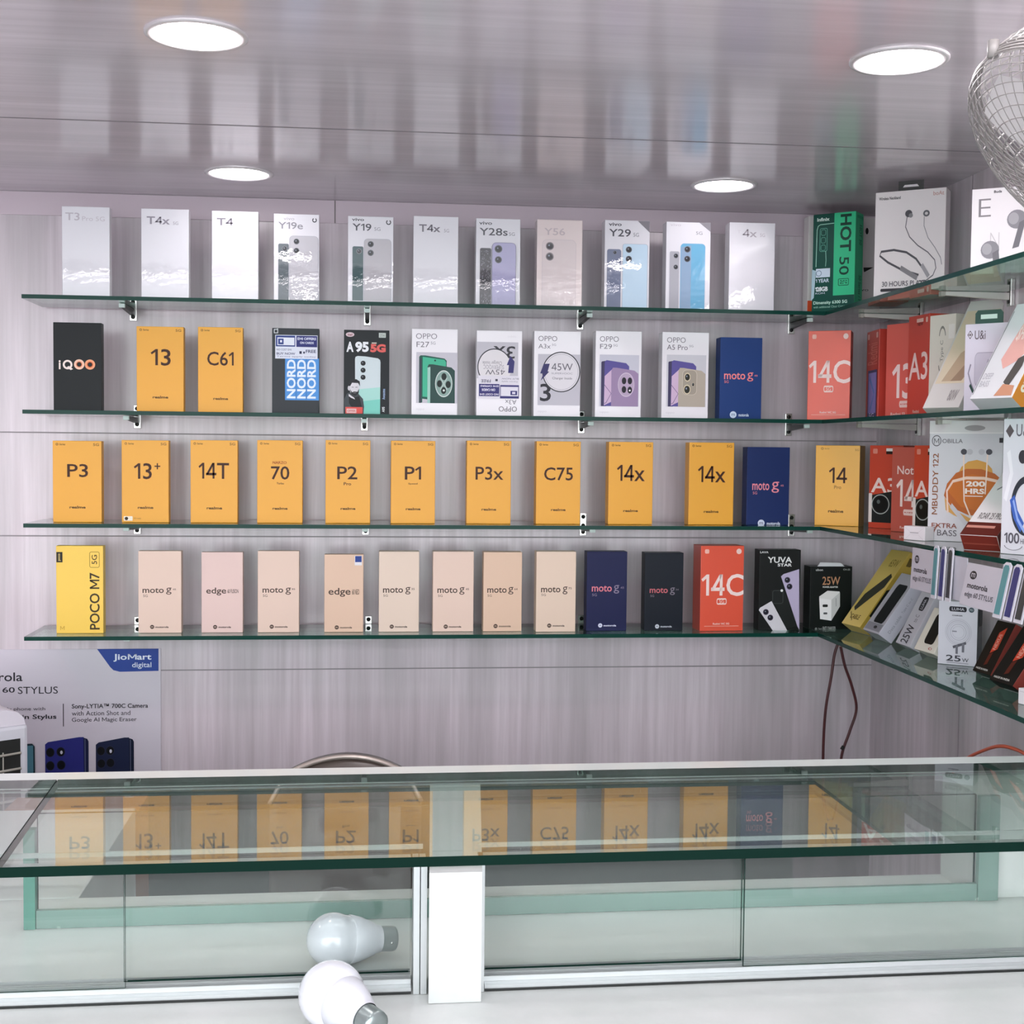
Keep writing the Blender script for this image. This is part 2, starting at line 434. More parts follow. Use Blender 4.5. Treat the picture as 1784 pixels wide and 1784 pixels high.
# unseen batten light, added to brighten the upper right corner
t = empty('added_tube_light', (RX, 1.40, EYE + .43)); tag(t, 'unseen white tube light added high on the right wall to brighten the upper right corner', 'tube light')
MB().box((-.022, -.40, -.02), (-.0005, .40, .02), mat('#d9d9d9', .4), .003).build('batten', t)
m = MB()
for y in (-.385, .365): m.box((-.05, y, -.015), (-.0225, y + .02, .015), mat('#e0e0e0', .4), .002)
m.build('end_cap', t)
tag(MB().tube([(-.036, -.364, 0), (-.036, .364, 0)], .012, emis('#fff8fc', 16), 16).build('tube', t), 'glowing white tube')

# ================================================================== glass shelves and brackets
SXL = -.638; SXR = .872; FRONT = 2.5
NTH = ('top', 'second', 'third', 'bottom')
for i, z in enumerate(SH):
    o = MB().box((SXL, FRONT, z - GL), (SXR + .001, WALLY - .016, z), M_SHELF, edge=M_EDGE).build('glass_shelf')
    tag(o, '%s clear glass shelf along the back wall' % NTH[i], 'shelf', 'glass shelves along the back wall')
    o = MB().box((SXR + .0015, 1.25, z - GL), (RX - .016, WALLY - .016, z), M_SHELF, edge=M_EDGE).build('glass_shelf')
    tag(o, '%s clear glass shelf running along the right wall' % NTH[i], 'shelf', 'glass shelves along the right wall')
def bracket(p, rz, label, group, tipm):
    """wall plate with two screws, an arm under the glass and a pale end cap; +y points into the wall"""
    t = empty('shelf_bracket', p, rz); tag(t, label, 'bracket', group)
    MB().box((-.007, -.008, -.030), (.007, -.0005, .016), M_CHROME, .001).build('wall_plate', t)
    for z in (.009, -.022): MB().tube([(0, -.0087, z), (0, -.0072, z)], .0042, M_BLACK, 12).build('screw', t)
    MB().add([(-.004, -.009, -.020), (.004, -.009, -.020), (.004, -.009, -GL - .0008), (-.004, -.009, -GL - .0008),
              (-.004, -.118, -GL - .007), (.004, -.118, -GL - .007), (.004, -.118, -GL - .0008), (-.004, -.118, -GL - .0008)],
             [(0, 1, 2, 3), (4, 7, 6, 5), (0, 4, 5, 1), (1, 5, 6, 2), (2, 6, 7, 3), (3, 7, 4, 0)], tipm[0]).build('arm', t)
    o = MB().box((-.0055, -.126, -GL - .0085), (.0055, -.1185, -GL - .0008), tipm[1], .001).build('end_cap', t)
    return t
ORD = ('first', 'second', 'third', 'fourth')
for i, xs in enumerate(((233, 640, 1010, 1377), (240, 635, 1012, 1372), (240, 637, 1015, 1377), (241, 642, 1012, 1377))):
    for j, x in enumerate(xs):
        p = ptx(x, WALLY, SH[i]); bracket(p, 0, 'small metal bracket under the %s back shelf, %s from the left' % (NTH[i], ORD[j]), 'brackets of the back shelves', (M_BLACK, mat('#cfdcd8', .4)))
    for j, y in enumerate((2.45, 2.09)):
        bracket((RX, y, SH[i]), -math.pi / 2, 'pale metal bracket of the %s right wall shelf, %s' % (NTH[i], ('by the corner', 'nearer the camera')[j]), 'brackets of the right wall shelves', (mat('#d9d6d0', .3, .3), mat('#a9a49c', .4)))

# ================================================================== phone cartons, top shelf
A = (60, 320, 2.973); Bz = (580, 320, 2.973); Cz = (1020, 320, 4.46)
G1 = 'white phone boxes on the top shelf'
INK = '#4c4d55'; FAINT = '#a8a3ab'
WH = '#dadae0'
def white(label, rect, zoom, col=WH, **k):
    return upright('phone_box', label, 'phone box', rect, 0, col, G1, zoom, T=.05, rough=.3, coat=1.0, bump=.12, bscale=45, **k)
b = white('plain white phone box at the left end of the top shelf', (108, 191, 360), A)
b.part('model_lettering').text('T3', 161, 152, 235, 193, '#b9b4bd', bold=.01).text('Pro 5G', 248, 170, 365, 194, '#c4bfc6').done()
b = white('plain white phone box, second from left on the top shelf', (246, 329, 364), A)
b.part('model_lettering').text('T4x', 582, 172, 702, 212, '#8d8994', bold=.02).text('5G', 718, 196, 745, 213, '#aaa6ae').done()
b = white('plain white phone box below the left rear ceiling light', (369, 450, 368), A)
b.part('model_lettering').text('T4', 945, 180, 1028, 218, '#84808a', bold=.02).done()
def pair(p, back, front, cb, cf, lenses, lr, rim='#a7a8b0'):
    """the two phones printed side by side on these boxes: one edge-on, one from behind"""
    p.phone(*back, cb, (back[2] - back[0]) * .16, rim, 1.5); p.lens((back[0] + back[2]) / 2 + 6, back[1] + 26, 14, '#2b2e33', '#787c84')
    p.phone(*front, cf, 20, rim, 2.5)
    for (x, y) in lenses: p.lens(x, y, lr)
    return p.done()
b = white('white phone box with two grey phones, fourth from left', (477, 556, 373), A)
b.part('model_lettering').text('vivo', 1290, 175, 1345, 190, '#a9a6ad').text('Y19e', 1262, 200, 1390, 236, '#8b8a92', bold=.01).done()
b.part('corner_logo').ring(1450, 187, 12, 5, '#33343a', -60, 240).done()
pair(b.part('phone_picture'), (1262, 312, 1318, 606), (1320, 270, 1470, 606), '#5c666b', '#b9b8be', ((1357, 300), (1357, 348)), 15)
b = white('white phone box with a grey and a green phone, fifth from left', (606, 685, 377), Bz)
b.part('brand_lettering').text('vivo', 97, 180, 160, 195, INK, bold=.02).done()
b.part('model_lettering').text('Y19', 100, 208, 198, 245, INK, bold=.01).text('5G', 213, 225, 245, 243, '#8a8a92').done()
b.part('corner_logo').ring(287, 198, 13, 5, '#33343a', -60, 240).done()
pair(b.part('phone_picture'), (100, 325, 158, 606), (160, 285, 302, 606), '#3d575a', '#b6b4b9', ((195, 313), (195, 358)), 16)
b = white('plain white phone box between two boxes with phone pictures', (720, 798, 377), Bz)
b.part('model_lettering').text('T4x', 445, 212, 555, 250, '#77747e', bold=.02).text('5G', 574, 233, 600, 250, '#9c99a2').done()
b = white('white phone box showing a lavender phone and a speckled black one', (829, 906, 381), Bz)
b.part('brand_lettering').text('vivo', 755, 197, 822, 214, INK, bold=.02).done()
b.part('model_lettering').text('Y28s', 757, 230, 903, 268, INK, bold=.01).text('5G', 910, 250, 940, 267, '#77777f').done()
p = b.part('phone_picture'); p.phone(760, 332, 820, 624, '#4a494e', 10, '#8f8f98', 2)
for _ in range(120):
    x, y = random.uniform(764, 814), random.uniform(345, 618); p.poly([(x, y), (x + random.uniform(2, 6), y + random.uniform(-6, 2)), (x + random.uniform(0, 5), y + random.uniform(3, 9))], '#9a98a2')
p.phone(822, 305, 946, 624, '#aaa7ca', 22, '#83819e', 2.5).lens(855, 338, 20).lens(855, 393, 18).done()
b = upright('phone_box', 'pale pink shimmering phone box in the middle of the top shelf', 'phone box', (935, 1014, 383), 0, '#d8c9c7', G1, Bz, rough=.28, coat=1.0, bump=.25, bscale=70)
b.part('model_lettering').text('Y56', 1092, 230, 1200, 266, '#bcaeb2', bold=.01).done()
b.part('phone_picture').phone(1082, 288, 1258, 626, '#d3c6c6', 26, '#c3b6ba', 2).lens(1122, 322, 21, '#2c2a30', '#7d7478').lens(1122, 375, 21, '#2c2a30', '#7d7478').done()
b = white('white phone box with a pale blue phone and grey top corner', (1053, 1131, 384), Bz)
b.part('brand_lettering').text('vivo', 1425, 203, 1492, 220, INK, bold=.02).done()
b.part('model_lettering').text('Y29', 1427, 235, 1540, 273, INK, bold=.01).text('5G', 1553, 252, 1582, 272, '#8a8a92').done()
b.part('corner_flash').poly([(1576, 192), (1637, 192), (1637, 248)], '#7b787f').done()
b.view((1053 - 1020) * 4.46, (384 - 320) * 4.46, 78 * 4.46 / b.W)
pair(b.part('phone_picture'), (165, 505, 275, 960), (285, 462, 482, 960), '#6f7891', '#bcd6e8', ((334, 507), (334, 578)), 24)
b = white('white phone box with a bright blue phone, beside a plain white one', (1160, 1237, 387), Cz)
b.part('corner_flash').poly([(878, 300), (966, 300), (966, 368)], '#8b888f').done()
b.part('model_lettering').text('vivo', 655, 312, 735, 332, '#c0bdc5').text('5G', 853, 368, 903, 392, '#8a8a92').done()
p = b.part('phone_picture').phone(650, 520, 728, 960, '#a4a5ad', 14, '#c6c6cc', 3).lens(700, 556, 18).lens(700, 640, 18)
p.phone(735, 460, 928, 960, '#64a8cb', 28, '#7fa9c8', 3).poly([(740, 490), (818, 474), (818, 960), (740, 960)], '#86a1bd').lens(788, 505, 24).lens(788, 577, 24).done()
b = white('plain white phone box at the right end of the top shelf', (1270, 1349, 388), Cz)
b.part('model_lettering').text('T', 1175, 362, 1200, 385, '#d2cfd6').text('4x', 1215, 355, 1326, 412, '#a5a1a9', bold=.01).text('5G', 1350, 382, 1388, 408, '#b5b1b8').done()

# green box in the corner, in front of a white one
Ez = (1380, 340, 8.107)
b = upright('accessory_box', 'white box with an orange foot behind the green box', 'box', (1407, 1527, 378), 0, '#e2dcdc', None, (1380, 340, 8.107), Y0=2.615, T=.03)
b.part('orange_band').rect(221, 1452, 300, 1600, '#e0552f').done()
b.part('lettering').text('vivo', 900, 1268, 1078, 1306, '#55545a').circ(1040, 490, 22, '#17181a', 44).poly([(1000, 985), (1140, 980), (1010, 1050)], '#17181a').done()
b = upright('phone_box', 'green phone box standing alone in the corner of the top shelf', 'phone box', (1415, 1489, 371), 0, '#0c4a3f', None, None, Y0=2.56, Y1=2.505, T=.045, side='#35c08a')
b.view(300, 275, 580 / b.W, 1300 / b.H)
b.part('green_panel', 'bright green printed panel').rect(590, 276, 879, 1345, '#38c48d').done()
b.part('model_lettering').text('HOT', 672, 300, 825, 785, '#0a3d30', -90, .03).text('50', 668, 850, 800, 1085, '#0a3d30', -90, .01).frame(658, 1130, 802, 1222, 8, '#0a3d30', 14).text('5G', 685, 1150, 778, 1200, '#0a3d30', -90, .01).done()
b.part('brand_lettering').text('Infinix', 355, 322, 525, 368, '#d6efe6', bold=.03).done()
b.part('phone_picture').line([(350, 960), (356, 480), (370, 430), (400, 412), (588, 406)], 9, '#9fd8c4').frame(395, 460, 500, 765, 7, '#5fae98', 22)\
    .frame(412, 478, 478, 556, 6, '#5fae98', 22).frame(412, 578, 478, 656, 6, '#5fae98', 22).frame(412, 676, 478, 752, 6, '#5fae98', 22).line([(480, 760), (488, 880), (482, 960)], 8, '#8fcab8').done()
b.part('sticker', 'pale blue warranty sticker').rect(352, 985, 546, 1100, '#cfe0ee').ring(392, 1045, 40, 10, '#7f97ad').text('1 YEAR', 350, 1118, 536, 1166, '#c9dcea', bold=.03).text('128GB', 345, 1222, 520, 1282, '#e6f2f4', bold=.04).text('ROM', 350, 1295, 480, 1318, '#c9dcea').poly([(298, 990), (352, 1010), (330, 1360), (292, 1400)], '#a9c7d2').done()
b.part('spec_lettering').text('Dimensity 6300 5G', 325, 1408, 788, 1462, '#c5efe0', bold=.02).text('with additional Clear Camera', 328, 1472, 790, 1500, '#9fd8c4').done()
b.view(0, 0, 100 / b.T, 100 / b.H, 'right')
b.part('side_lettering').text('HOT 50', 42, 12, 76, 32, '#0f7a58', -90, .02).text('50 Series / HOT', 42, 62, 76, 97, '#0f7a58', -90, .02).frame(10, 3, 92, 98, 3, '#2aa878', 2).done()

# ================================================================== second shelf
G2 = 'phone boxes on the second shelf'
b = upright('phone_box', 'black phone box at the left end of the second shelf', 'phone box', (93, 177, 562), 1, '#14191b', G2, A, rough=.3, coat=.5, bump=.15)
b.part('brand_lettering').text('i', 126, 920, 136, 968, '#efe2da', bold=.03).ring(172, 943, 25, 10, '#f3e4dc').poly([(178, 950), (200, 966), (188, 972), (168, 956)], '#f3e4dc').ring(232, 941, 27, 12, '#f4c9b0').ring(232, 941, 16, 4, '#e07a4a').ring(288, 941, 27, 12, '#f0a67c').ring(288, 941, 16, 4, '#e0642f').done()
YEL = '#e7a426'; DK = '#3c1c0b'
def yellow(label, rect, shelf, zoom, group, model, tl='#7a5a20', sub=None, extra=None, word=None, **k):
    b = upright('phone_box', label, 'phone box', rect, shelf, YEL, group, zoom, T=k.pop('T', .052), rough=.42, **k)
    x0, x1, yt = rect; s = zoom[2]; ox, oy = (x0 - zoom[0]) * s, (yt - zoom[1]) * s; w = (x1 - x0) * s
    p = b.part('corner_lettering'); p.ring(ox + w * .09, oy + w * .075, w * .026, w * .012, tl).text('Series', ox + w * .14, oy + w * .055, ox + w * .26, oy + w * .095, tl, bold=.02)
    p.text('5G', ox + w * .83, oy + w * .05, ox + w * .95, oy + w * .105, tl, bold=.01).done()
    p = b.part('model_lettering')
    for t, *r in model: p.text(t, *r, DK, bold=.008)
    if sub: p.text(*sub, DK, bold=.01)
    p.done()
    x = ox + w * .5; y = word or oy + w * 1.445
    b.part('brand_lettering').text('realme', x - w * .16, y - w * .028, x + w * .17, y + w * .03, '#5e4318', bold=.03).done()
    return b
yellow('yellow phone box second from left on the second shelf', (238, 320, 569), 1, A, G2, [('13', 602, 858, 706, 946)], word=1112)
yellow('yellow phone box third from left on the second shelf', (345, 423, 570), 1, A, G2, [('C61', 895, 872, 1032, 945)], word=1118)
b = upright('phone_box', 'dark grey phone box with a blue panel on the second shelf', 'phone box', (474, 556, 572), 1, '#33383c', G2, A, rough=.4, bump=.15)
p = b.part('blue_panel', 'bright blue printed panel').rect(1298, 905, 1474, 1124, '#4f93d8')
for x in (1307, 1360, 1412): p.text('NORD', x, 912, x + 46, 1115, '#e4effa', 90, .03)
p.line([(1355, 908), (1355, 1122)], 3, '#3a76b8').line([(1408, 908), (1408, 1122)], 3, '#3a76b8').done()
b.part('sticker', 'white and navy offer sticker').rect(1247, 785, 1466, 908, '#dfe3f0').rect(1250, 788, 1350, 845, '#2c3f86').rect(1258, 798, 1346, 838, '#e6e9f4').rect(1262, 804, 1290, 834, '#2c3f86').rect(1272, 812, 1282, 824, '#e6e9f4').rect(1356, 788, 1464, 846, '#2a2f72')\
    .text('EMI OFFERS', 1362, 796, 1458, 810, '#d9dcf0', bold=.03).text('ON CARDS', 1375, 818, 1446, 830, '#d9dcf0', bold=.03).text('NO COST EMI', 1254, 856, 1330, 866, '#505678').text('BUY NOW', 1254, 876, 1350, 888, '#505678', bold=.02).text('FREE', 1405, 860, 1458, 876, '#3b4064', bold=.02).rect(1372, 868, 1384, 882, '#23284a').rect(1392, 870, 1400, 880, '#23284a').text('Terms apply today', 1254, 893, 1458, 902, '#6a6f90').done()
b.part('corner_logo').frame(1240, 755, 1262, 777, 4, '#c9cdd2', 2).text('1', 1248, 752, 1262, 776, '#c9cdd2').done()
Pz = (560, 560, 10.49)
b = upright('phone_box', 'black phone box picturing a pale green phone and a bearded man', 'phone box', (599, 678, 575), 1, '#1a2023', G2, Pz, rough=.35, coat=.4, bump=.1)
b.part('model_lettering').text('A', 455, 375, 585, 562, '#eef0f4', bold=.04).text('95', 615, 372, 862, 565, '#eef0f4', bold=.05).text('5G', 890, 410, 1172, 562, '#e2655f', bold=.06).rect(915, 382, 1005, 404, '#c9c2b6').done()
b.part('corner_logo').circ(520, 245, 78, '#d9c3c9', 42).text('itel', 480, 225, 560, 268, '#8a4450', bold=.02).rect(1045, 205, 1172, 292, '#c3ccc6').text('256', 1062, 225, 1155, 275, '#7d8882').done()
p = b.part('phone_picture')
p.poly([(612, 690), (622, 650), (660, 634), (800, 640), (1030, 672), (1068, 700), (1078, 745), (1072, 1700), (620, 1700)], '#cfdde0')
p.poly([(620, 1250), (1075, 1200), (1074, 1700), (622, 1700)], '#a9dcd2').poly([(622, 1480), (1074, 1420), (1073, 1700), (622, 1700)], '#7fd2c2')
for y in (765, 893, 1023): p.lens(760, y, 46, '#101416', '#2f3638')
p.done()
p = b.part('portrait', 'picture of a bearded man in a dark jacket')
p.poly([(425, 1700), (415, 1430), (470, 1320), (540, 1290), (680, 1330), (760, 1420), (780, 1560), (770, 1700)], '#3d4448')
p.poly([(500, 1330), (620, 1390), (690, 1370), (740, 1560), (560, 1580), (505, 1500)], '#15191b').poly([(500, 1330), (600, 1400), (615, 1430), (540, 1400), (500, 1370)], '#d9d8dc')
p.circ(600, 1215, 88, '#d9d8dc', 135).circ(505, 1225, 24, '#cfced3', 44).poly([(520, 1240), (560, 1300), (600, 1285), (660, 1290), (690, 1230), (680, 1320), (615, 1372), (550, 1340)], '#23282a')
p.poly([(490, 1180), (500, 1100), (560, 1060), (640, 1060), (700, 1100), (705, 1190), (672, 1130), (560, 1125), (525, 1190)], '#1b2022')
p.line([(552, 1205), (590, 1208)], 9, '#3b3f42').line([(622, 1208), (660, 1204)], 9, '#3b3f42').line([(585, 1312), (635, 1310)], 7, '#8f8b90').done()
b.part('red_banner').rect(440, 1570, 755, 1690, '#e0574f').rect(462, 1600, 640, 1680, '#ecc3c2').text('OFFER', 475, 1620, 625, 1660, '#c4635f', bold=.02).done()
b.part('spec_lettering').text('Awesome', 1112, 1230, 1165, 1425, '#9fb6d8', 90, .02).text('A95', 1110, 1560, 1160, 1660, '#dfe6e6', 90, .03).done()
WB = '#e6e3e8'
Qz = (700, 560, 8.109)
def oppo(label, rect, zoom, **k): return upright('phone_box', label, 'phone box', rect, 1, WB, G2, zoom, T=.05, rough=.38, coat=.4, **k)
b = oppo('white phone box showing two green phones, second shelf', (717, 797, 573), Qz)
b.part('brand_lettering').text('OPPO', 197, 172, 493, 248, '#77747c', bold=-.005).text('oppo', 205, 1228, 318, 1262, '#d2cfd6').done()
b.part('model_lettering').text('F27', 205, 288, 385, 365, '#77747c').text('5G', 405, 285, 472, 325, '#8d8a92').done()
p = b.part('phone_picture').rect(203, 435, 785, 1150, '#c9c7d0')
p.poly([(243, 500), (262, 480), (330, 480), (600, 520), (632, 550), (632, 1080), (243, 1150)], '#1d5b4d').poly([(293, 500), (600, 538), (622, 570), (622, 1090), (293, 1060)], '#45b893').circ(468, 550, 13, '#1d4a40').poly([(290, 1090), (372, 1100), (372, 1150), (290, 1150)], '#c9c7d0').poly([(250, 525), (275, 525), (275, 1148), (250, 1148)], '#3c3f4d')
p.poly([(362, 640), (380, 604), (440, 604), (700, 645), (748, 690), (750, 1150), (362, 1150)], '#2a4a45').poly([(362, 650), (402, 640), (402, 1150), (362, 1150)], '#a3cfc2')
p.circ(592, 875, 122, '#8ba8a0', 190).ring(592, 875, 122, 10, '#d4dfda', ry=190)
for (x, y) in ((595, 775), (655, 885), (532, 875), (590, 970)): p.circ(x, y, 36, '#16211f', 50)
p.circ(594, 970, 15, '#e4e9e6').line([(545, 790), (640, 960)], 16, '#b7c8c2').line([(640, 790), (545, 960)], 16, '#b7c8c2').done()
b = oppo('white phone box standing upside down on the second shelf', (830, 909, 576), Qz)
b.part('brand_lettering').text('OPPO', 1372, 1190, 1630, 1262, '#6b6870', 180).text('A3x', 1462, 1095, 1622, 1160, '#77747c', 180).text('oppo', 1490, 195, 1610, 222, '#d8d5da', 180).done()
p = b.part('charger_roundel').rect(1058, 290, 1640, 800, '#c6c4cc').text('3x', 1290, 345, 1596, 520, '#3a3a40', 180, .01)
p.circ(1308, 640, 240, '#e4e1e4', 258, 36).ring(1308, 640, 242, 14, '#3a3b42', 150, 330, 260).poly([(1530, 480), (1590, 560), (1575, 720), (1500, 720), (1510, 610), (1480, 610)], '#3b3870')
p.text('Charger Inside', 1138, 545, 1410, 610, '#8d8a92', 180).text('SUPERVOOC', 1150, 610, 1440, 670, '#a5a2aa', 180).text('45W', 1180, 675, 1456, 745, '#6e6b73', 180).done()
b.part('sticker', 'white and navy offer sticker').rect(1080, 760, 1655, 1085, '#e2dfe8').rect(1090, 878, 1378, 1050, '#3b3876').rect(1388, 890, 1655, 1078, '#3b3876').rect(1398, 915, 1645, 1045, '#e6e3ee').rect(1535, 970, 1630, 1030, '#3b3876').rect(1560, 985, 1605, 1015, '#dcd9ea')\
    .text('EMI OFFERS', 1110, 895, 1365, 920, '#dedbee', 180, .03).text('ON CARDS', 1130, 942, 1320, 978, '#dedbee', 180, .04).text('NO COST EMI', 1105, 1010, 1365, 1036, '#dedbee', 180, .03).text('FREE', 1120, 815, 1255, 858, '#6e6b80', 180, .02).rect(1320, 808, 1354, 838, '#3c3a4a').text('BUY NOW', 1410, 790, 1650, 812, '#7d7a8c', 180).text('Terms apply', 1405, 830, 1640, 850, '#7d7a8c', 180).done()
Rz = (900, 560, 5.097)
b = oppo('white phone box with a big round charger badge', (930, 1011, 577), Rz)
b.part('brand_lettering').text('OPPO', 190, 130, 356, 175, '#77747c', bold=-.005).text('oppo', 190, 785, 268, 805, '#cfccd3').done()
b.part('model_lettering').text('A3x', 190, 200, 298, 240, '#77747c').text('5G', 310, 196, 346, 215, '#8d8a92').done()
p = b.part('charger_roundel').rect(188, 288, 562, 736, '#c4c2cb').text('3', 208, 548, 305, 702, '#2f2f36', 0, .012)
p.circ(395, 443, 168, '#e2dfe4', 176, 40).ring(395, 443, 169, 9, '#3a3b42', 0, 360, 178, 44).ring(395, 443, 150, 3, '#a9a7b0', 0, 360, 158, 44)
p.poly([(238, 375), (292, 372), (275, 440), (288, 442), (214, 522), (236, 460), (208, 458)], '#3a3866').text('45W', 308, 368, 496, 430, '#6b6872').text('SUPERVOOC', 308, 448, 496, 464, '#97949e').text('Charger Inside', 316, 488, 492, 514, '#6b6872').done()
def purple_pair(b, x, lenses, body, panel):
    p = b.part('phone_picture').rect(x, 292, x + 350, 742, panel)
    p.poly([(x + 15, 360), (x + 20, 352), (x + 60, 345), (x + 60, 742), (x + 15, 742)], '#3f3a5c')
    p.poly([(x + 40, 740), (x + 45, 352), (x + 62, 340), (x + 235, 364), (x + 262, 392), (x + 262, 740)], '#5b5396').poly([(x + 42, 735), (x + 46, 480), (x + 110, 420), (x + 112, 700)], '#cdb3cf').line([(x + 44, 555), (x + 105, 630), (x + 60, 712), (x + 44, 718)], 5, '#6c5d86')
    p.poly([(x + 105, 430), (x + 118, 405), (x + 150, 405), (x + 310, 428), (x + 345, 455), (x + 345, 742), (x + 105, 742)], body)
    return p
b = oppo('white phone box showing a pair of purple phones', (1037, 1117, 577), Rz)
b.part('brand_lettering').text('OPPO', 735, 133, 902, 180, '#77747c', bold=-.005).text('oppo', 742, 788, 818, 806, '#cfccd3').done()
b.part('model_lettering').text('F29', 737, 200, 842, 242, '#77747c').text('5G', 855, 200, 892, 220, '#8d8a92').done()
p = purple_pair(b, 735, None, '#9d87aa', '#c8c8d4').circ(972, 552, 72, '#b7a4be', 105).ring(972, 552, 73, 5, '#d3c6d6', ry=106)
for (x, y) in ((953, 518), (1005, 518), (953, 594), (1005, 598)): p.circ(x, y, 20, '#1e1c26', 30)
p.circ(1005, 602, 8, '#efe9f0').done()
b = oppo('white phone box showing a champagne phone before a purple one', (1153, 1234, 579), Rz)
b.part('brand_lettering').text('OPPO', 1330, 142, 1495, 188, '#77747c', bold=-.005).text('oppo', 1328, 790, 1405, 808, '#cfccd3').done()
b.part('model_lettering').text('A5 Pro', 1330, 206, 1514, 250, '#6d6a73').text('5G', 1528, 206, 1564, 224, '#8d8a92').done()
p = purple_pair(b, 1330, None, '#b3a99b', '#c9c9d0').rect(1470, 420, 1600, 640, '#a39a8c', 40).frame(1470, 420, 1600, 640, 4, '#cfc6b6', 40)
p.lens(1515, 485, 28, '#26251f', '#d8cdb0', 38).lens(1513, 592, 32, '#26251f', '#d8cdb0', 42).lens(1566, 548, 12, '#26251f', '#c0b7a4', 18).done()
def moto(label, rect, shelf, zoom, col, ink, g, word, tiny, foot, group, dot=None, sub=None, **k):
    b = upright('phone_box', label, 'phone box', rect, shelf, col, group, zoom, **k)
    p = b.part('model_lettering').text(word[0], *word[1:5], ink, bold=.012)
    if g: p.text('g', *g, sub or ink)
    p.text(tiny[0], *tiny[1:5], sub or ink, bold=.01)
    if len(tiny) > 5: p.text('5G', *tiny[5:9], sub or ink)
    p.done()
    x0, y0, x1, y1 = foot; h = y1 - y0
    q = b.part('brand_lettering').circ(x0 + h, (y0 + y1) / 2, h * 1.0, dot or ink).text('m', x0 + h * .5, (y0 + y1) / 2 - h * .3, x0 + h * 1.5, (y0 + y1) / 2 + h * .35, col)
    q.text('motorola', x0 + h * 2.6, y0 + h * .1, x1, y1, dot or ink, bold=.03).done()
    return b
moto('bright navy phone box on the second shelf', (1254, 1327, 588), 1, Cz, '#1d3c77', '#f08a8a', (1255, 1458, 1302, 1525), ('moto', 1076, 1460, 1240, 1512), ('45', 1310, 1475, 1336, 1488, 1078, 1520, 1112, 1540), (1125, 1766, 1272, 1792), G2, '#cfe0f2', T=.05)
# red 14C on the second shelf, then the red boxes round the corner
Dz = (1384, 560, 4.46)
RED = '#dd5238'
def red14(label, rect, shelf, group, X, **k):
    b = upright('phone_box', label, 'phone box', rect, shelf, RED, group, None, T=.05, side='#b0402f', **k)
    b.view(0, 0, 100 / b.W, 100 / b.H)
    b.part('model_lettering').text('14C', 2, 33, 100, 59, '#f3dcd6', bold=.012).done()
    b.part('network_badge').frame(38, 61.5, 61, 69, 1.6, '#f0d5cd', 3).text('5G', 44, 63.3, 55, 67.3, '#f0d5cd').done()
    b.part('corner_logo').rect(9, 4, 19, 9, '#efb9ab', 2).circ(88, 6.5, 6, '#f0d2ca', 3.2).done()
    b.part('foot_lettering').text('Redmi 14C 5G', 30, 90.3, 68, 92.6, '#f0d2ca', bold=.02).rect(10, 94, 90, 94.5, '#efb9ab').done()
    return b
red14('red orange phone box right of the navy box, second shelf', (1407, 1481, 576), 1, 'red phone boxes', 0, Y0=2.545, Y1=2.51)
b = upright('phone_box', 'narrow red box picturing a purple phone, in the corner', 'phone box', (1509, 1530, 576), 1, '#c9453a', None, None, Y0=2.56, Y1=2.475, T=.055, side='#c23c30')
b.part('corner_logo').rect(8, 3, 22, 9, '#efc3bb', 2).rect(78, 3, 92, 9, '#efc3bb', 2).text('Redmi', 12, 14, 90, 38, '#e58a7e', 90).done()
b.part('phone_picture').rect(16, 44, 90, 99, '#4a4670').rect(22, 47, 84, 92, '#8f86c6').text('5G', 30, 92, 70, 98, '#d9d6ea').line([(30, 52), (70, 70), (40, 88)], 6, '#5d7fc0').done()
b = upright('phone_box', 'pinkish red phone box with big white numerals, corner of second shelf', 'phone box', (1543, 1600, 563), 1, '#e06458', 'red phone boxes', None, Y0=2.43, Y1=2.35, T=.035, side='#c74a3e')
b.part('model_lettering').text('13', 20, 42, 84, 79, '#f6dcd8', bold=.012).done()
b.part('network_badge').frame(44, 81, 74, 88, 3, '#f2cdc6', 3).text('5G', 50, 82.6, 66, 86.5, '#f2cdc6').done()
b.part('foot_lettering').text('Redmi 13', 18, 93, 62, 96.5, '#f2cdc6', bold=.02).done()
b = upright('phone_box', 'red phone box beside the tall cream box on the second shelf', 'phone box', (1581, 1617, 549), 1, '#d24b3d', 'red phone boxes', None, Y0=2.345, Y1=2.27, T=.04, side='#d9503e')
b.part('model_lettering').text('A3', 6, 36, 96, 63, '#f5d6d0', bold=.012).done()
b.part('corner_logo').rect(40, 3.5, 72, 7, '#f0cabf').text('NEW', 45, 7.5, 70, 10.5, '#3a2020').rect(84, 3, 93, 8, '#f0cabf', 2).done()
b.part('foot_lettering').text('Redmi', 30, 92, 60, 95, '#f0cabf', bold=.02).done()
b = upright('accessory_box', 'tall cream box with printed brackets beside the red boxes', 'box', (1618, 1663, 548), 1, '#e6ded2', None, None, Y0=2.255, Y1=2.2, T=.035)
b.part('bracket_print').ring(50, 25, 14, 2.5, '#8a867e', 200, 340).ring(50, 45, 14, 2.5, '#8a867e', 20, 160).ring(50, 66, 14, 2.5, '#8a867e', 200, 340).text('Type C', 43, 25, 57, 46, '#8a867e', 90).text('cable', 43, 63, 57, 80, '#8a867e', 90).rect(74, 10, 97, 24, '#efe9e2').done()
b = leaning('accessory_box', 'beige and white box leaning back beside the cream one', 'box', 1607, 2.12, 1670, 2.06, (1691, 525), 1, .02, '#d6d1cd')
b.part('photo_panel', 'beige pictured panel').rect(5, 10, 96, 78, '#e3d3b8').poly([(20, 76), (40, 50), (90, 36), (95, 48), (60, 76)], '#c7ae92').poly([(45, 76), (70, 58), (96, 48), (96, 60), (75, 76)], '#a98d75').done()
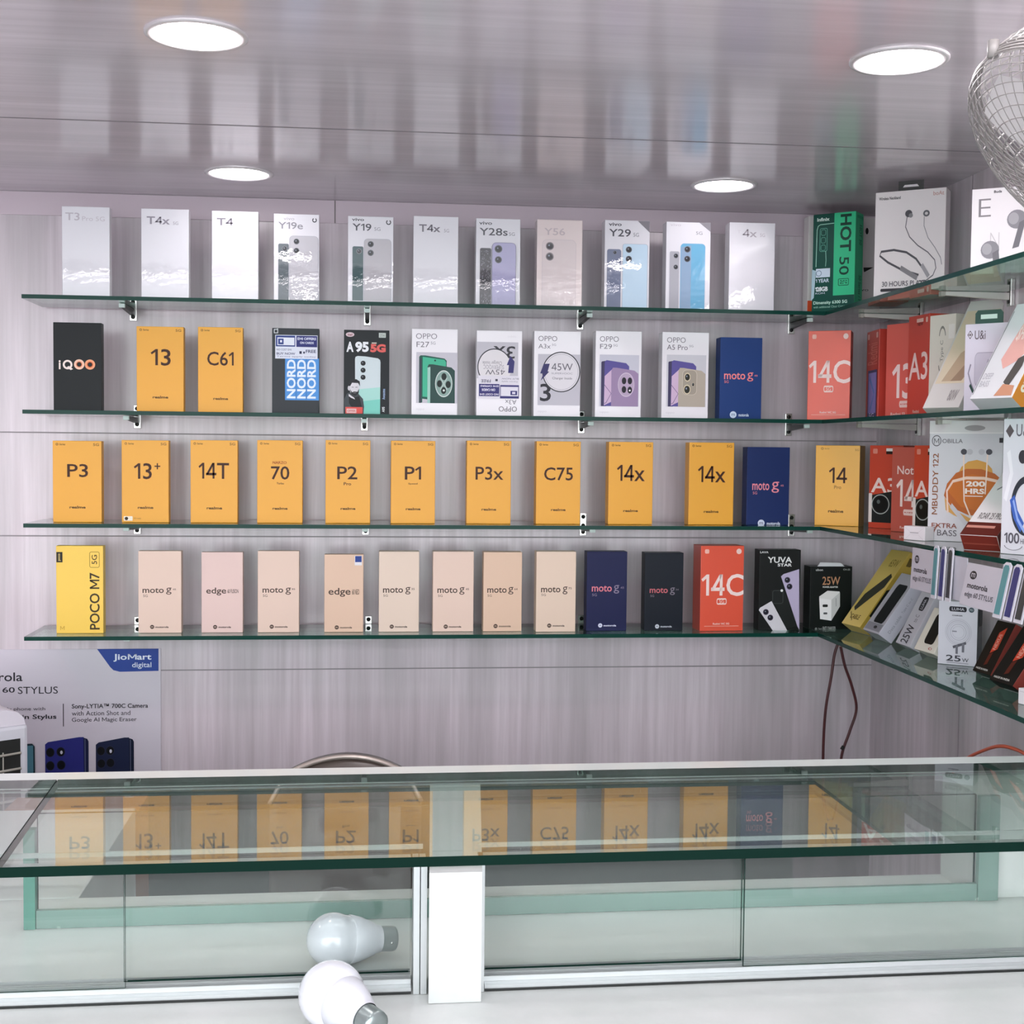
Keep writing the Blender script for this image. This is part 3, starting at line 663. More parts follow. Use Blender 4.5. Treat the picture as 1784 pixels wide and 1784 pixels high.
b.part('power_lettering').text('80W', 58, 84, 82, 94, '#a39c9c', bold=.02).done()
b = upright('accessory_box', 'pale lavender earphone box with a dark green hang tab', 'box', (1680, 1762, 563), 1, '#d5cfdd', None, None, Y0=2.012, Y1=1.957, T=.018)
b.part('brand_lettering').poly([(5, 12), (11, 7), (17, 12), (11, 17)], '#6a5f66').ring(11, 12, 3, 1.2, '#e5dfe8').text('U&i', 21, 7.5, 44, 17.5, '#6a5f66', bold=.005).done()
b.part('earbud_picture').rect(22, 32, 92, 70, '#c2bccb', 8).frame(22, 32, 92, 70, 1, '#aaa4b4', 8).line([(14, 45), (9, 55), (15, 66), (24, 78), (36, 86)], 2.5, '#8b8596').line([(13, 68), (22, 78), (34, 88)], 4, '#2c4a42').text('ANC', 48, 40, 68, 44, '#8f899a').done()
t = MB(); t.prism([(-.022, 0), (.022, 0), (.022, .016), (.018, .021), (-.018, .021), (-.022, .016)], 0, .0015, mat('#1e4a40', .4)); t.prism([(-.013, .007), (.013, .007), (.013, .014), (-.013, .014)], -.0006, -.0001, mat('#cfe3da', .5))
h = t.build('hang_tab', b.root); h.location = (.0, .001, b.H); h['label'] = 'dark green hang tab'
b = leaning('accessory_box', 'white box with a pink shoe picture and orange side, leaning', 'box', 1689, 1.897, 1763, 1.827, (1772, 530), 1, .032, '#dcd9dd', side='#e08a2c')
b.part('dotted_line').line([(3, 8), (3, 96)], 1.6, '#7a7780').done()
b.part('picture').poly([(30, 60), (42, 20), (70, 8), (96, 14), (98, 40), (70, 62), (45, 70)], '#e2aaa2').ring(65, 30, 24, 3, '#eec3ba', 150, 330).text('SHARK', 40, 26, 84, 40, '#f2d9d3', bold=.02).poly([(62, 84), (70, 60), (84, 56), (88, 68), (78, 90)], '#57514f').poly([(55, 98), (64, 86), (92, 88), (96, 98)], '#c98f74').done()
b.part('bass_lettering').text('DEEP', 8, 74, 30, 80, '#b4b0b8').text('BASS', 8, 82, 30, 88, '#b4b0b8').done()
b.view(0, 0, 100 / b.T, 100 / b.H, 'right')
b.part('side_lettering').text('SHARK', 20, 44, 78, 90, '#f4e6d2', 90, .04).done()

# ================================================================== top shelf along the right wall
b = upright('accessory_box', 'white neckband earphone box with a black hang tab', 'box', (1523, 1646, 331), 0, '#e8e3e3', None, None, Y0=2.32, Y1=2.25, T=.04)
b.view(0, 0, 100 / b.W, 108 / b.H)
b.part('top_lettering').text('Wireless Neckband', 5, 5, 36, 8, '#3f3c40', bold=.02).text('boAt', 82, 3, 97, 7, '#c79a94', bold=.01).done()
p = b.part('neckband_picture').circ(48, 23, 5, '#55555a', 3.6).circ(51, 25, 3, '#8a8a8e', 2.2).circ(73, 24, 4.6, '#6b6b70', 3.2).circ(73, 24, 2.2, '#d5d2d2', 1.5)
p.line([(46, 26), (44, 36), (50, 46), (62, 55), (76, 62), (86, 70), (88, 78), (84, 85), (74, 90), (64, 90)], 1.2, '#77757a').line([(70, 27), (70, 36), (76, 48), (86, 58), (94, 68), (96, 75)], 1, '#9a989c')
p.line([(64, 84), (40, 78), (20, 70), (8, 63), (10, 59), (28, 58), (46, 61), (60, 68), (70, 78), (76, 84)], 2.2, '#57575c').line([(38, 76), (62, 87)], 5, '#8a888c').line([(68, 74), (78, 86)], 4.5, '#a5a3a7').done()
b.part('playback_lettering').text('30 HOURS PLAYBACK', 12, 89, 92, 94, '#55525a', bold=.01).rect(10, 96, 50, 99, '#3a383d', 1.4).done()
t = MB(); t.prism([(-.022, 0), (.022, 0), (.022, .017), (-.022, .017)], 0, .0012, M_BLACK); t.prism([(-.014, .006), (.014, .006), (.011, .010), (-.011, .010)], -.0006, -.0001, mat('#d8d4d6', .5))
h = t.build('hang_tab', b.root); h.location = (0, .002, b.H); h['label'] = 'black hang tab'
b = upright('accessory_box', 'white box picturing two grey wireless earbuds', 'box', (1692, 1806, 326), 0, '#e8e4e6', None, None, Y0=1.95, Y1=1.9, T=.045)
b.part('brand_lettering').text('E', 11, 12, 30, 33, '#8a868a', bold=-.015).text('N', 30, 52, 44, 70, '#c8c4c6', bold=-.02).text('Buds', 34, 3, 46, 6, '#55525a', bold=.03).done()
p = b.part('earbud_picture')
for (x, y, s) in ((70, 38, 1), (30, 72, .95)):
    p.circ(x, y, 15 * s, '#8e8c92', 11 * s).circ(x - 5 * s, y - 1, 8 * s, '#a9a7ac', 7 * s)
    p.poly([(x + 4 * s, y + 4), (x + 14 * s, y), (x + (18 if s < 1 else 4) * s, y + 32 * s), (x + (8 if s < 1 else -6) * s, y + 34 * s)], '#77757b')
p.done()

# ================================================================== third shelf
G3 = 'yellow phone boxes on the third shelf'
yellow('yellow phone box at the left end of the third shelf', (92, 177, 768), 2, A, G3, [('P3', 170, 1455, 278, 1525)], word=1685)
b = yellow('yellow phone box with a small sticker, second on the third shelf', (212, 294, 767), 2, A, G3, [('13', 515, 1450, 608, 1535), ('+', 622, 1450, 652, 1482)], word=1685)
b.part('sticker', 'small white toggle sticker').rect(462, 1732, 508, 1756, '#efe6d2', 4).circ(476, 1744, 9, '#33281a').text('5G ready', 514, 1739, 552, 1749, '#8a6a2c').done()
yellow('yellow phone box third from left on the third shelf', (332, 414, 767), 2, A, G3, [('14T', 850, 1448, 1008, 1532)], word=1686)
b = yellow('yellow phone box with a word above its number, third shelf', (448, 527, 767), 2, A, G3, [('70', 1225, 1465, 1320, 1535)], word=1686, sub=('Turbo', 1254, 1550, 1292, 1560))
b.part('series_lettering').text('NARZO', 1233, 1439, 1306, 1453, '#a5541f', bold=.02).done()
yellow('yellow phone box fifth from left on the third shelf', (567, 645, 767), 2, A, G3, [('P2', 1568, 1465, 1672, 1532)], word=1685, sub=('Pro', 1602, 1548, 1640, 1564))
yellow('yellow phone box sixth from left on the third shelf', (681, 758, 768), 2, Bz, G3, [('P1', 372, 1465, 456, 1533)], word=1685, sub=('Speed', 390, 1550, 438, 1560))
yellow('yellow phone box seventh from left on the third shelf', (813, 890, 768), 2, Bz, G3, [('P3x', 738, 1465, 882, 1533)], word=1685)
yellow('yellow phone box eighth on the third shelf, before a bracket', (934, 1011, 769), 2, Bz, G3, [('C75', 1093, 1468, 1242, 1535)], word=1685)
yellow('left one of the two yellow boxes numbered alike, third shelf', (1060, 1137, 770), 2, Bz, G3, [('14x', 1470, 1455, 1614, 1537)], word=1688)
yellow('yellow phone box just left of the navy one, third shelf', (1200, 1278, 771), 2, (1060, 320, 2.973), G3, [('14x', 462, 1460, 605, 1542)], word=1690)
moto('navy phone box at the right end of the third shelf', (1301, 1375, 779), 2, (1280, 720, 4), '#1a2c5e', '#e88f9c', (256, 470, 308, 545), ('moto', 122, 474, 240, 528), ('45', 318, 490, 340, 502, 126, 538, 156, 556), (164, 740, 320, 764), 'navy phone boxes', '#d5def0', T=.05)
b = upright('phone_box', 'large yellow phone box in the corner of the third shelf', 'phone box', (1420, 1497, 776), 2, '#ebac30', G3, None, Y0=2.545, Y1=2.50, T=.055, side='#b98a3c')  # browner side colour has the shading of the box's flank put in
b.view(160, 962, 340 / b.W, 655 / b.H)
b.part('corner_lettering').ring(210, 988, 10, 4, '#8a661f').text('Series', 228, 982, 265, 994, '#8a661f').text('5G', 462, 990, 492, 1005, '#8a661f').done()
b.part('model_lettering').text('14', 265, 1142, 405, 1268, DK, bold=.005).text('Pro', 308, 1288, 362, 1316, '#7a5a20').done()
b.part('brand_lettering').text('realme', 265, 1484, 382, 1510, '#5e4318', bold=.03).done()
def camera_box(label, x0, Y0, x1, Y1, yt):
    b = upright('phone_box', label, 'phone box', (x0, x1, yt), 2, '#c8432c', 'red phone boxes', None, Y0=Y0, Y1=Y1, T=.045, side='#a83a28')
    b.part('model_lettering').text('A3', 6, 39, 82, 57, '#f3d9d2', bold=.015).done()
    b.part('corner_logo').rect(10, 4, 24, 10, '#e08d7c', 2).rect(50, 3.5, 96, 7, '#e9e4e0').rect(50, 7, 96, 10.5, '#2a1c1a').done()
    b.part('phone_picture').rect(0, 58, 10, 93, '#e6dcd6').poly([(10, 60), (70, 55), (98, 52), (98, 93), (10, 93)], '#1e2322').ring(36, 71, 27, 2.5, '#aeb4b0', ry=12).circ(36, 71, 21, '#0f1212', 9.5).circ(30, 68, 5, '#5a625f', 2.5).done()
    return b
camera_box('red phone box with a round black camera, beside the corner yellow box', 1514, 2.47, 1572, 2.405, 776)
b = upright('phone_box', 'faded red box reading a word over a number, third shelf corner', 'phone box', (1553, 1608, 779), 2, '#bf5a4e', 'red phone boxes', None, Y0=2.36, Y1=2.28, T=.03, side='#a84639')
b.part('model_lettering').text('Note', 18, 22, 84, 32, '#f1d8d2', bold=.012).text('14', 16, 38, 78, 70, '#f4ded8', bold=.012).done()
b.part('network_badge').frame(40, 73, 74, 80, 3, '#efcfc8', 3).text('5G', 47, 74.5, 66, 78.4, '#efcfc8').done()
b.part('foot_lettering').text('Redmi', 30, 93, 60, 96, '#efcfc8', bold=.02).done()
camera_box('red phone box with a black camera, half hidden by the earphone carton', 1591, 2.25, 1640, 2.18, 776)
b = upright('accessory_box', 'small white carton at the edge of the third shelf', 'box', (1576, 1613, 917), 2, '#e0dade', None, None, Y0=2.13, Y1=2.09, T=.022)
b.part('flap_print').line([(4, 6), (30, 40), (70, 40), (96, 6)], 1.5, '#cbc4c8').line([(30, 46), (70, 46)], 4, '#8a858a').line([(6, 96), (30, 60), (70, 60), (94, 96)], 1.5, '#cbc4c8').done()
b = upright('accessory_box', 'grey earphone box with an orange brown picture', 'box', (1617, 1745, 733), 2, '#c9c8cc', None, None, Y0=2.11, Y1=2.03, T=.025)
b.view(0, 0, 100 / b.W, 100 / b.H)
b.part('header_strip').rect(0, 0, 100, 9.5, '#d8d4d4').rect(0, 9.5, 100, 10.6, '#e6e2e2').circ(62, 6, 14, '#a19c9c', 2.4).done()
b.part('brand_lettering').ring(10, 16.5, 6.5, 1, '#5a575c', ry=4.6).text('M', 6.5, 14.5, 13.5, 19, '#5a575c').text('OBILLA', 18, 15, 46, 18.4, '#6a676c', bold=.005).rect(95, 14, 100, 18, '#2b2b2e').done()
b.part('model_lettering').text('MBUDDY 122', 5.5, 27, 13.5, 78, '#8c5a3c', 90, .01).done()
p = b.part('earphone_picture')
for pts, c in (([(40, 45), (45, 38), (54, 33.5), (66, 32), (78, 34), (86, 39), (88, 44)], '#d29a4a'), ([(22, 62), (26, 52), (38, 43), (52, 39.5), (72, 39.5), (90, 43), (100, 48), (100, 64), (84, 76), (58, 78), (34, 72)], '#b8622c'),
               ([(23, 63), (32, 72), (58, 80), (86, 75), (60, 84), (36, 78), (25, 74)], '#cf9c58'), ([(27, 58), (40, 47), (60, 44), (90, 47), (100, 50), (92, 62), (70, 74), (46, 71)], '#c46c2a')): p.poly(pts, c)
p.line([(28, 76), (26, 58), (34, 50), (52, 47), (76, 47), (100, 50)], 2.4, '#e9c9b6').line([(48, 26), (48.5, 48), (50, 66), (60, 80)], 1.8, '#ecd3c2').line([(80, 26), (79, 46), (78, 60)], 1.8, '#ecd3c2').line([(32, 70), (52, 84), (60, 88)], 4.5, '#c6c3c8')
for x in (48, 56, 72, 82): p.circ(x, 25.5, 4.2, '#4a4a50' if x in (48, 82) else '#b9b7bc', 2.4)
p.text('200', 52, 49.5, 78, 54, '#f0e2d8', bold=.04).text('HRS', 51, 55.5, 77, 60, '#f0e2d8', bold=.04).rect(51, 61.5, 75, 62.2, '#f0e2d8').done()
b.part('bass_lettering').text('EXTRA', 6, 85, 41, 89, '#8a4b38', bold=.01).text('BASS', 14, 90.5, 41, 95.5, '#5f5a5e').line([(7, 95.5), (14, 86)], 1.2, '#8a4b38').done()
b = leaning('accessory_box', 'white box with a dark red foot, leaning before the grey box', 'box', 1672, 1.90, 1737, 1.855, (1763, 800), 2, .028, '#e6e0e0', side='#6a2a22')
b.part('red_foot', 'dark red glossy band').rect(0, 84, 100, 100, '#5e241d').rect(4, 88, 80, 91, '#c98b7d').done()
b.part('earphone_picture').line([(18, 42), (46, 30), (78, 30), (98, 34)], 2.2, '#77737a').ring(70, 48, 20, 2.2, '#8b878e', 20, 250, 12).circ(88, 52, 7, '#8b878e', 4).done()
b.part('model_lettering').text('ROAR 25 PRO', 18, 72, 82, 80, '#77706f', bold=.01).done()
b.view(0, 0, 100 / b.W, 100 / b.T, 'bottom'); b.part('red_base', 'dark red glossy base').rect(1, 2, 99, 98, '#7a3027').rect(4, 40, 96, 48, '#96493d').done()
b = upright('accessory_box', 'pale box with a blue headset, at the right edge of the third shelf', 'box', (1745, 1850, 729), 2, '#d2d1d8', None, None, Y0=1.835, Y1=1.755, T=.03)
b.part('brand_lettering').poly([(4, 9), (11, 4), (18, 9), (11, 14)], '#5d5558').text('U&i', 22, 4, 46, 13, '#6a666e', bold=.005).done()
b.part('headset_picture').ring(42, 64, 26, 6, '#34383f', 90, 330, 22).line([(18, 58), (24, 70), (36, 80)], 9, '#3f5fae').line([(20, 60), (28, 74), (40, 83)], 3, '#8ba4dc').circ(34, 28, 7, '#3b3a40', 5).line([(10, 24), (16, 40), (6, 60)], 6, '#e2e1e6').done()
b.part('hours_lettering').text('100', 6, 84, 32, 92, '#55525a', bold=.015).text('HRS', 34, 88, 46, 92, '#55525a').ring(22, 93, 16, 1.4, '#7a777e', 10, 170, 4).done()

# ================================================================== bottom shelf
Gz, Hz, Iz = (60, 920, 3.568), (540, 920, 3.568), (1000, 920, 3.568)
G4 = 'cream phone boxes on the bottom shelf'; CRM = '#ddc3b2'; BR = '#4a3a32'
b = upright('phone_box', 'bright yellow phone box with sideways lettering, bottom shelf', 'phone box', (98, 180, 951), 3, '#f0c74a', None, Gz, T=.05, rough=.42)
b.part('model_lettering').text('POCO M7', 343, 282, 406, 648, '#3a2c14', 90, .015).done()
b.part('network_badge').frame(343, 148, 406, 250, 3, '#8a6a24', 12).text('5G', 357, 168, 390, 228, '#4a3818', 90, .008).done()
b.part('corner_logo').rect(138, 150, 176, 216, '#1f1a14').text('poco', 150, 160, 166, 206, '#d9c27a', 90, .02).text('M', 160, 625, 186, 650, '#c89b3a').done()
foot = lambda a, y, c: (a, y, c, y + 13)
CW = dict(T=.05, rough=.45)
moto('cream phone box second from left on the bottom shelf', (241, 316, 960), 3, Gz, CRM, BR, (818, 376, 852, 420), ('moto', 672, 378, 804, 410), ('45', 860, 382, 880, 392, 676, 420, 704, 436), foot(718, 620, 834), G4, **CW)
moto('pinkish phone box third from left on the bottom shelf', (351, 423, 962), 3, Gz, '#dcc0b8', BR, None, ('edge', 1068, 374, 1192, 424), ('60 FUSION', 1200, 384, 1268, 410), foot(1110, 618, 1222), G4, **CW)
moto('cream phone box fourth from left on the bottom shelf', (449, 521, 960), 3, Gz, CRM, BR, (1560, 374, 1594, 418), ('moto', 1418, 374, 1546, 406), ('85', 1600, 378, 1620, 388, 1420, 416, 1448, 432), foot(1462, 614, 1574), G4, **CW)
b = moto('tan phone box with a small blue sticker, bottom shelf', (565, 633, 966), 3, Hz, '#d9b9a0', BR, None, ('edge', 115, 374, 252, 430), ('60 NEO', 262, 382, 306, 416), foot(154, 616, 262), G4, **CW)
b.part('sticker', 'small blue and white sticker').rect(277, 172, 322, 232, '#e4e2e6').rect(280, 174, 320, 212, '#27408a').done()
moto('pale cream phone box just right of the stickered one', (660, 730, 961), 3, Hz, '#dcc8b6', BR, (592, 368, 624, 414), ('moto', 454, 370, 578, 404), ('35', 630, 374, 650, 386, 456, 414, 484, 428), foot(496, 609, 606), G4, **CW)
moto('cream phone box, second to the right of the stickered one', (754, 825, 961), 3, Hz, CRM, BR, (928, 368, 960, 414), ('moto', 792, 370, 916, 404), ('45', 968, 374, 988, 386, 796, 414, 824, 428), foot(832, 607, 942), G4, **CW)
moto('creased tan phone box, third to the right of the stickered one', (842, 909, 962), 3, Hz, '#d8b99f', BR, (1232, 366, 1264, 412), ('moto', 1102, 368, 1222, 402), ('64', 1270, 373, 1290, 385, 1104, 412, 1130, 426), foot(1142, 602, 1250), G4, **CW)
moto('cream phone box touching the first navy box, bottom shelf', (934, 1003, 961), 3, Hz, '#dcc5b0', BR, (1570, 362, 1600, 410), ('moto', 1436, 364, 1556, 398), ('75', 1606, 367, 1626, 379, 1438, 406, 1466, 420), foot(1476, 597, 1584), G4, Y0=2.53, **CW)
moto('navy phone box between the cream boxes and the near black one', (1022, 1092, 961), 3, Iz, '#151a45', '#dc7f8b', (246, 352, 280, 404), ('moto', 110, 354, 234, 392), ('45', 288, 362, 310, 374, 112, 404, 142, 420), foot(152, 594, 264), 'navy phone boxes', '#d8dcf0', sub='#8a7f96', T=.05)
moto('near black navy phone box beside the red one', (1123, 1190, 963), 3, Iz, '#0c1420', '#c96a72', (596, 366, 626, 412), ('moto', 470, 368, 582, 400), ('34', 632, 374, 650, 384, 474, 410, 498, 424), foot(506, 598, 610), 'navy phone boxes', '#c6ccd6', sub='#7f7784', T=.05)
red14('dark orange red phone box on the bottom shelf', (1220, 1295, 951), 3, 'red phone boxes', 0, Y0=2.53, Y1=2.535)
b = upright('phone_box', 'black phone box picturing slanted white phones, bottom shelf', 'phone box', (1322, 1394, 958), 3, '#101312', None, Iz, T=.05, rough=.35, coat=.3)
b.part('brand_lettering').text('LAVA', 1152, 144, 1204, 156, '#d5d8d6', bold=.03).done()
b.part('model_lettering').text('YUVA', 1200, 178, 1350, 214, '#e6e8e6', bold=.02).text('STAR', 1262, 218, 1350, 236, '#e6e8e6', bold=.03).done()
p = b.part('phone_picture').poly([(1225, 380), (1300, 375), (1330, 440), (1392, 600), (1320, 612), (1230, 420)], '#191d1c').poly([(1284, 296), (1300, 282), (1396, 252), (1404, 620), (1392, 600)], '#b9b0cc')
p.poly([(1150, 500), (1158, 486), (1228, 446), (1336, 638), (1250, 640)], '#d4d2d8')
for (x, y) in ((1324, 318), (1338, 358), (1194, 512), (1222, 546)): p.lens(x, y, 18, '#17131f', '#4a4456')
p.frame(1232, 380, 1300, 462, 4, '#3a403e', 14).circ(1290, 382, 8, '#e2e4e2').done()
b = upright('accessory_box', 'black charger box picturing a white plug, bottom shelf corner', 'box', (1411, 1484, 987), 3, '#0d1311', None, Iz, T=.04, rough=.4, Y0=2.555)
b.part('power_lettering').text('25W', 1542, 300, 1652, 350, '#b98a68', bold=.01).text('POWER ADAPTER', 1545, 358, 1640, 368, '#d4d8d4', bold=.03).done()
b.part('brand_lettering').text('ubon', 1500, 252, 1544, 266, '#b9c0bc', bold=.02).text('CH-25', 1670, 252, 1712, 262, '#b9c0bc').text('FAST CHARGER', 1550, 602, 1630, 622, '#b9c0bc', bold=.01).circ(1508, 615, 7, '#7d8480').text('Type C', 1522, 610, 1545, 620, '#b9c0bc').done()
p = b.part('plug_picture').poly([(1524, 420), (1575, 385), (1650, 390), (1654, 480), (1600, 566), (1532, 556)], '#dfe0de').poly([(1524, 430), (1600, 440), (1602, 566), (1532, 556)], '#eceded').poly([(1600, 440), (1652, 395), (1654, 480), (1602, 566)], '#c3c6c4')
p.rect(1546, 468, 1578, 484, '#1c1f1e', 5).rect(1552, 516, 1576, 528, '#55595a', 4).line([(1628, 430), (1630, 480)], 3, '#7d8080').done()
h = MB().prism([(-.028, 0), (.028, 0), (.020, .007), (-.022, .008)], .003, .0045, mat('#d5d8da', .3)).build('hang_flap', b.root); h.location.z = b.H

# bottom shelf along the right wall
b = leaning('accessory_box', 'slim gold box with dark windows, leaning in the corner', 'box', 1466, 2.52, 1498, 2.452, (1553, 957), 3, .028, '#d9bd66', side='#b3983f')
b.part('front_window', 'dark slanted window').poly([(10, 78), (18, 60), (78, 30), (92, 34), (88, 48), (24, 82)], '#3a3a30').done()
b.part('lettering').text('65W', 40, 12, 82, 22, '#8f7738', bold=.01).text('CABLE', 22, 86, 70, 92, '#6d5a28', bold=.02).line([(10, 84), (40, 94)], 2, '#8f7738').done()
b.view(0, 0, 100 / b.T, 100 / b.H, 'right'); b.part('side_window', 'dark side window').poly([(10, 50), (90, 38), (90, 60), (60, 84), (10, 84)], '#1f211c').poly([(20, 6), (80, 4), (60, 14), (30, 16)], '#5a4c22').done()
b = leaning('accessory_box', 'slim silver grey box with a black window, leaning', 'box', 1503, 2.415, 1530, 2.345, (1571, 998), 3, .032, '#b2b1b9', side='#b8b7c2')
b.part('front_window', 'long black window').rect(26, 18, 86, 84, '#15181a', 8).done()
b.part('foot_label').rect(4, 85, 96, 97, '#8a8a92').circ(60, 91, 10, '#2f3034', 2.5).done()
b.view(0, 0, 100 / b.T, 100 / b.H, 'right'); b.part('side_lettering').text('Type C to C', 40, 30, 58, 56, '#8d8c96', 90).text('Data cable', 40, 60, 58, 90, '#8d8c96', 90).done()
b = leaning('accessory_box', 'grey charger box with sideways lettering, leaning beside silver one', 'box', 1560, 2.30, 1584, 2.24, (1606, 1030), 3, .022, '#c3c2ca')
b.part('brand_lettering').rect(36, 8, 72, 34, '#26262c', 8).text('LUMA', 46, 12, 62, 31, '#cfced6', 90, .01).done()
b.part('power_lettering').text('25W', 26, 62, 74, 96, '#33333a', 90, .01).text('to C', 42, 42, 66, 56, '#6d6c76', 90).done()
b = leaning('accessory_box', 'narrow cream box with a black strip, leaning beside the plug box', 'box', 1592, 2.20, 1626, 2.135, (1628, 1058), 3, .03, '#dbd6ca')
b.part('front_window', 'black strip window').rect(30, 12, 78, 82, '#161817', 10).done()
b.part('corner_logo').ring(74, 91, 9, 3, '#b06a60', ry=3).text('C', 68, 88.5, 80, 93.5, '#b06a60').done()
b = upright('accessory_box', 'upright grey charger box with a coiled cable picture', 'box', (1635, 1703, 1048), 3, '#c6c5ce', None, None, Y0=2.125, Y1=2.085, T=.035, side='#4d5456')
b.part('brand_lettering').rect(27, 8, 72, 16, '#23232a', 4).text('LUMA', 34, 9.8, 66, 14.2, '#bdbcc6', bold=.01).circ(84, 12, 7, '#3a4a52', 4).text('PD', 80, 10.4, 88, 13.6, '#b5c0c6').text('CHARGER', 35, 21, 62, 23, '#44444c', bold=.03).done()
p = b.part('cable_picture')
for r, c in ((34, '#b6b5be'), (30, '#abaab4'), (26, '#b8b7c0'), (21, '#acabb5'), (16, '#b9b8c1')): p.ring(52, 48, r, 1.6, c, ry=r * .62)
p.rect(36, 46, 48, 48, '#8a8992').poly([(38, 70), (72, 62), (73, 66), (40, 74)], '#55555d').rect(46, 68, 52, 82, '#6b6a73').rect(62, 65, 68, 79, '#6b6a73').done()
b.part('power_lettering').text('25', 22, 84.5, 60, 94, '#3a3a42', bold=.015).text('W', 63, 88, 80, 94, '#3a3a42').line([(24, 96), (80, 96.4)], .8, '#77767f').done()
b.view(0, 0, 100 / b.T, 100 / b.H, 'right'); b.part('side_panel').rect(20, 6, 80, 38, '#23292a', 8).done()
def india(label, x0, Y0, x1, Y1, top):
    b = leaning('accessory_box', label, 'box', x0, Y0, x1, Y1, top, 3, .022, '#171614', side='#7d2a20')
    b.part('red_stripe').poly([(42, 22), (70, 10), (72, 52), (44, 62)], '#c8452f').text('NEXUS', 48, 24, 64, 54, '#e9a898', 90, .02).poly([(44, 64), (60, 58), (58, 82), (42, 86)], '#5a241b').done()
    b.part('foot_lettering').text('MADE IN INDIA', 12, 91, 78, 94.5, '#d9d5d0', bold=.02).done()
    return b
india('black box with a red stripe, leaning beside the grey charger box', 1694, 1.995, 1725, 1.945, (1738, 1080))
india('black and red box leaning at the right edge of the bottom shelf', 1723, 1.90, 1764, 1.84, (1783, 1090))
b = upright('accessory_box', 'small white carton at the right end of the bottom shelf', 'box', (1776, 1830, 1204), 3, '#dcd9dc', None, None, Y0=1.775, Y1=1.72, T=.04)
b.part('flap_print').line([(5, 20), (90, 22)], 3, '#b9b5ba').done()

# price talkers hanging from the front of the third right-hand shelf
def talker(name, label, p0, p1, yt, x, H, tilt):
    """a die-cut card: text panel, then three phones that stand out of its end"""
    y0 = atX(p0, 960, x).y; y1 = atX(p1, 960, x).y
    z1 = SH[2] - .006 - yt; t = empty(name, (x, y0, z1)); t.rotation_euler = (-tilt, 0, -math.pi / 2); tag(t, label, 'price card', 'phone cards hanging from the third shelf')
    L = y0 - y1; Lp = L * .62; pap = mat('#bcbac3', .4)
    MB().box((0, 0, -H), (Lp, .0018, 0), pap, .0006).build('card_panel', t)
    class Bx: pass
    q = Carton.__new__(Carton); q.W, q.H, q.T, q.k, q.root = Lp, H, .002, 0, t
    q.view(0, 0, 100 / Lp, 100 / H); q.local = lambda X, Y, d, q=q: (X / 100 * Lp, -d, -Y / 100 * H)
    q.part('lettering').circ(22, 27, 9, '#26262c', 10).text('m', 17, 22, 27, 32, '#cfcdd6').text('motorola', 12, 45, 66, 58, '#2e2e34', bold=.02).text('edge 60 STYLUS', 10, 66, 84, 82, '#55545c', bold=.01).done()
    for k, (c, c2) in enumerate((('#4f8a90', '#2e5a60'), ('#27306c', '#232c66'), ('#2b3338', '#1c2226'))):
        a = Lp + L * .38 * k / 3 + .001; w = L * .38 / 3 - .002
        m = MB(); m.prism([(a, -H * 1.08), (a + w, -H * 1.08), (a + w, .006), (a + w * .7, .010), (a + w * .3, .010), (a, .006)], -.006 + .003 * k, -.004 + .003 * k, mat('#c9c8d0', .4))
        o = m.build('phone_cutout', t)
        m = MB(); y = -.0062 + .003 * k; m.prism([(a + w * .14, -H * 1.0), (a + w * .86, -H * 1.0), (a + w * .86, .002), (a + w * .7, .006), (a + w * .3, .006), (a + w * .14, .002)], y - .0004, y, mat(c, .3))
        s = m.build('phone_screen', o)
    return t
talker('price_card', 'white card with phone cutouts below the grey earphone box', 1590, 1661, .0, .866, .066, .05)
talker('price_card', 'white card with phone cutouts at the right picture edge', 1687, 1800, .006, .860, .062, .2)
o = MB().box((0, 0, -.066), (.055, .0015, 0), mat('#bdbcc6', .4), .0005).build('price_card'); o.matrix_world = Matrix.Translation((.8695, atX(1657, 960, .8695).y, SH[2] - .008)) @ Matrix.Rotation(-math.pi / 2, 4, 'Z')
tag(o, 'plain grey card between the two cards with phones', 'price card', 'phone cards hanging from the third shelf')

# ================================================================== poster on the wall
PY = WALLY - .0025
def pw(x, y): return atY(x, y, PY)
p0 = pw(-130, 1126); p1 = pw(280, 1130)
pos = Carton('wall_poster', 'white phone poster taped to the wall at lower left', 'poster', p1.x - p0.x, .36, .0015, Vector(((p0.x + p1.x) / 2, PY, p1.z - .36)), Vector((1, 0, 0)), Vector((0, 1, 0)), Vector((0, 0, 1)), '#cdc7d1', bev=.0003, rough=.4)
pos.view((-130) * 3.568, 30 * 3.568, 410 * 3.568 / pos.W)          # measured in the view (0, 1100, 3.568)
pos.part('store_badge', 'blue store badge').poly([(598, 107), (985, 107), (985, 252), (740, 256), (700, 245), (680, 225)], '#2a4696').text('JioMart', 700, 140, 940, 190, '#e6ecf8', bold=.02).text('digital', 818, 195, 940, 238, '#dbe4f4', bold=.01).done()
pos.part('headline_lettering').text('motorola', -230, 255, 132, 312, '#2a2a30', bold=.01).text('edge 60', -170, 350, 84, 396, '#2a2a30', bold=.01).text('STYLUS', 103, 348, 352, 394, '#2a2a30').done()
pos.part('feature_lettering').text('Segment\u2019s only phone with', -200, 480, 272, 508, '#33333a').text('Built-in Stylus', -10, 528, 342, 566, '#2b2b30', bold=.02).line([(385, 460), (385, 608)], 5, '#33333a')\
    .text('Sony-LYTIA\u2122 700C Camera', 438, 462, 918, 500, '#2b2b30', bold=.015).text('with Action Shot and', 438, 508, 806, 538, '#3a3a40').text('Google AI Magic Eraser', 438, 552, 846, 586, '#3a3a40').done()
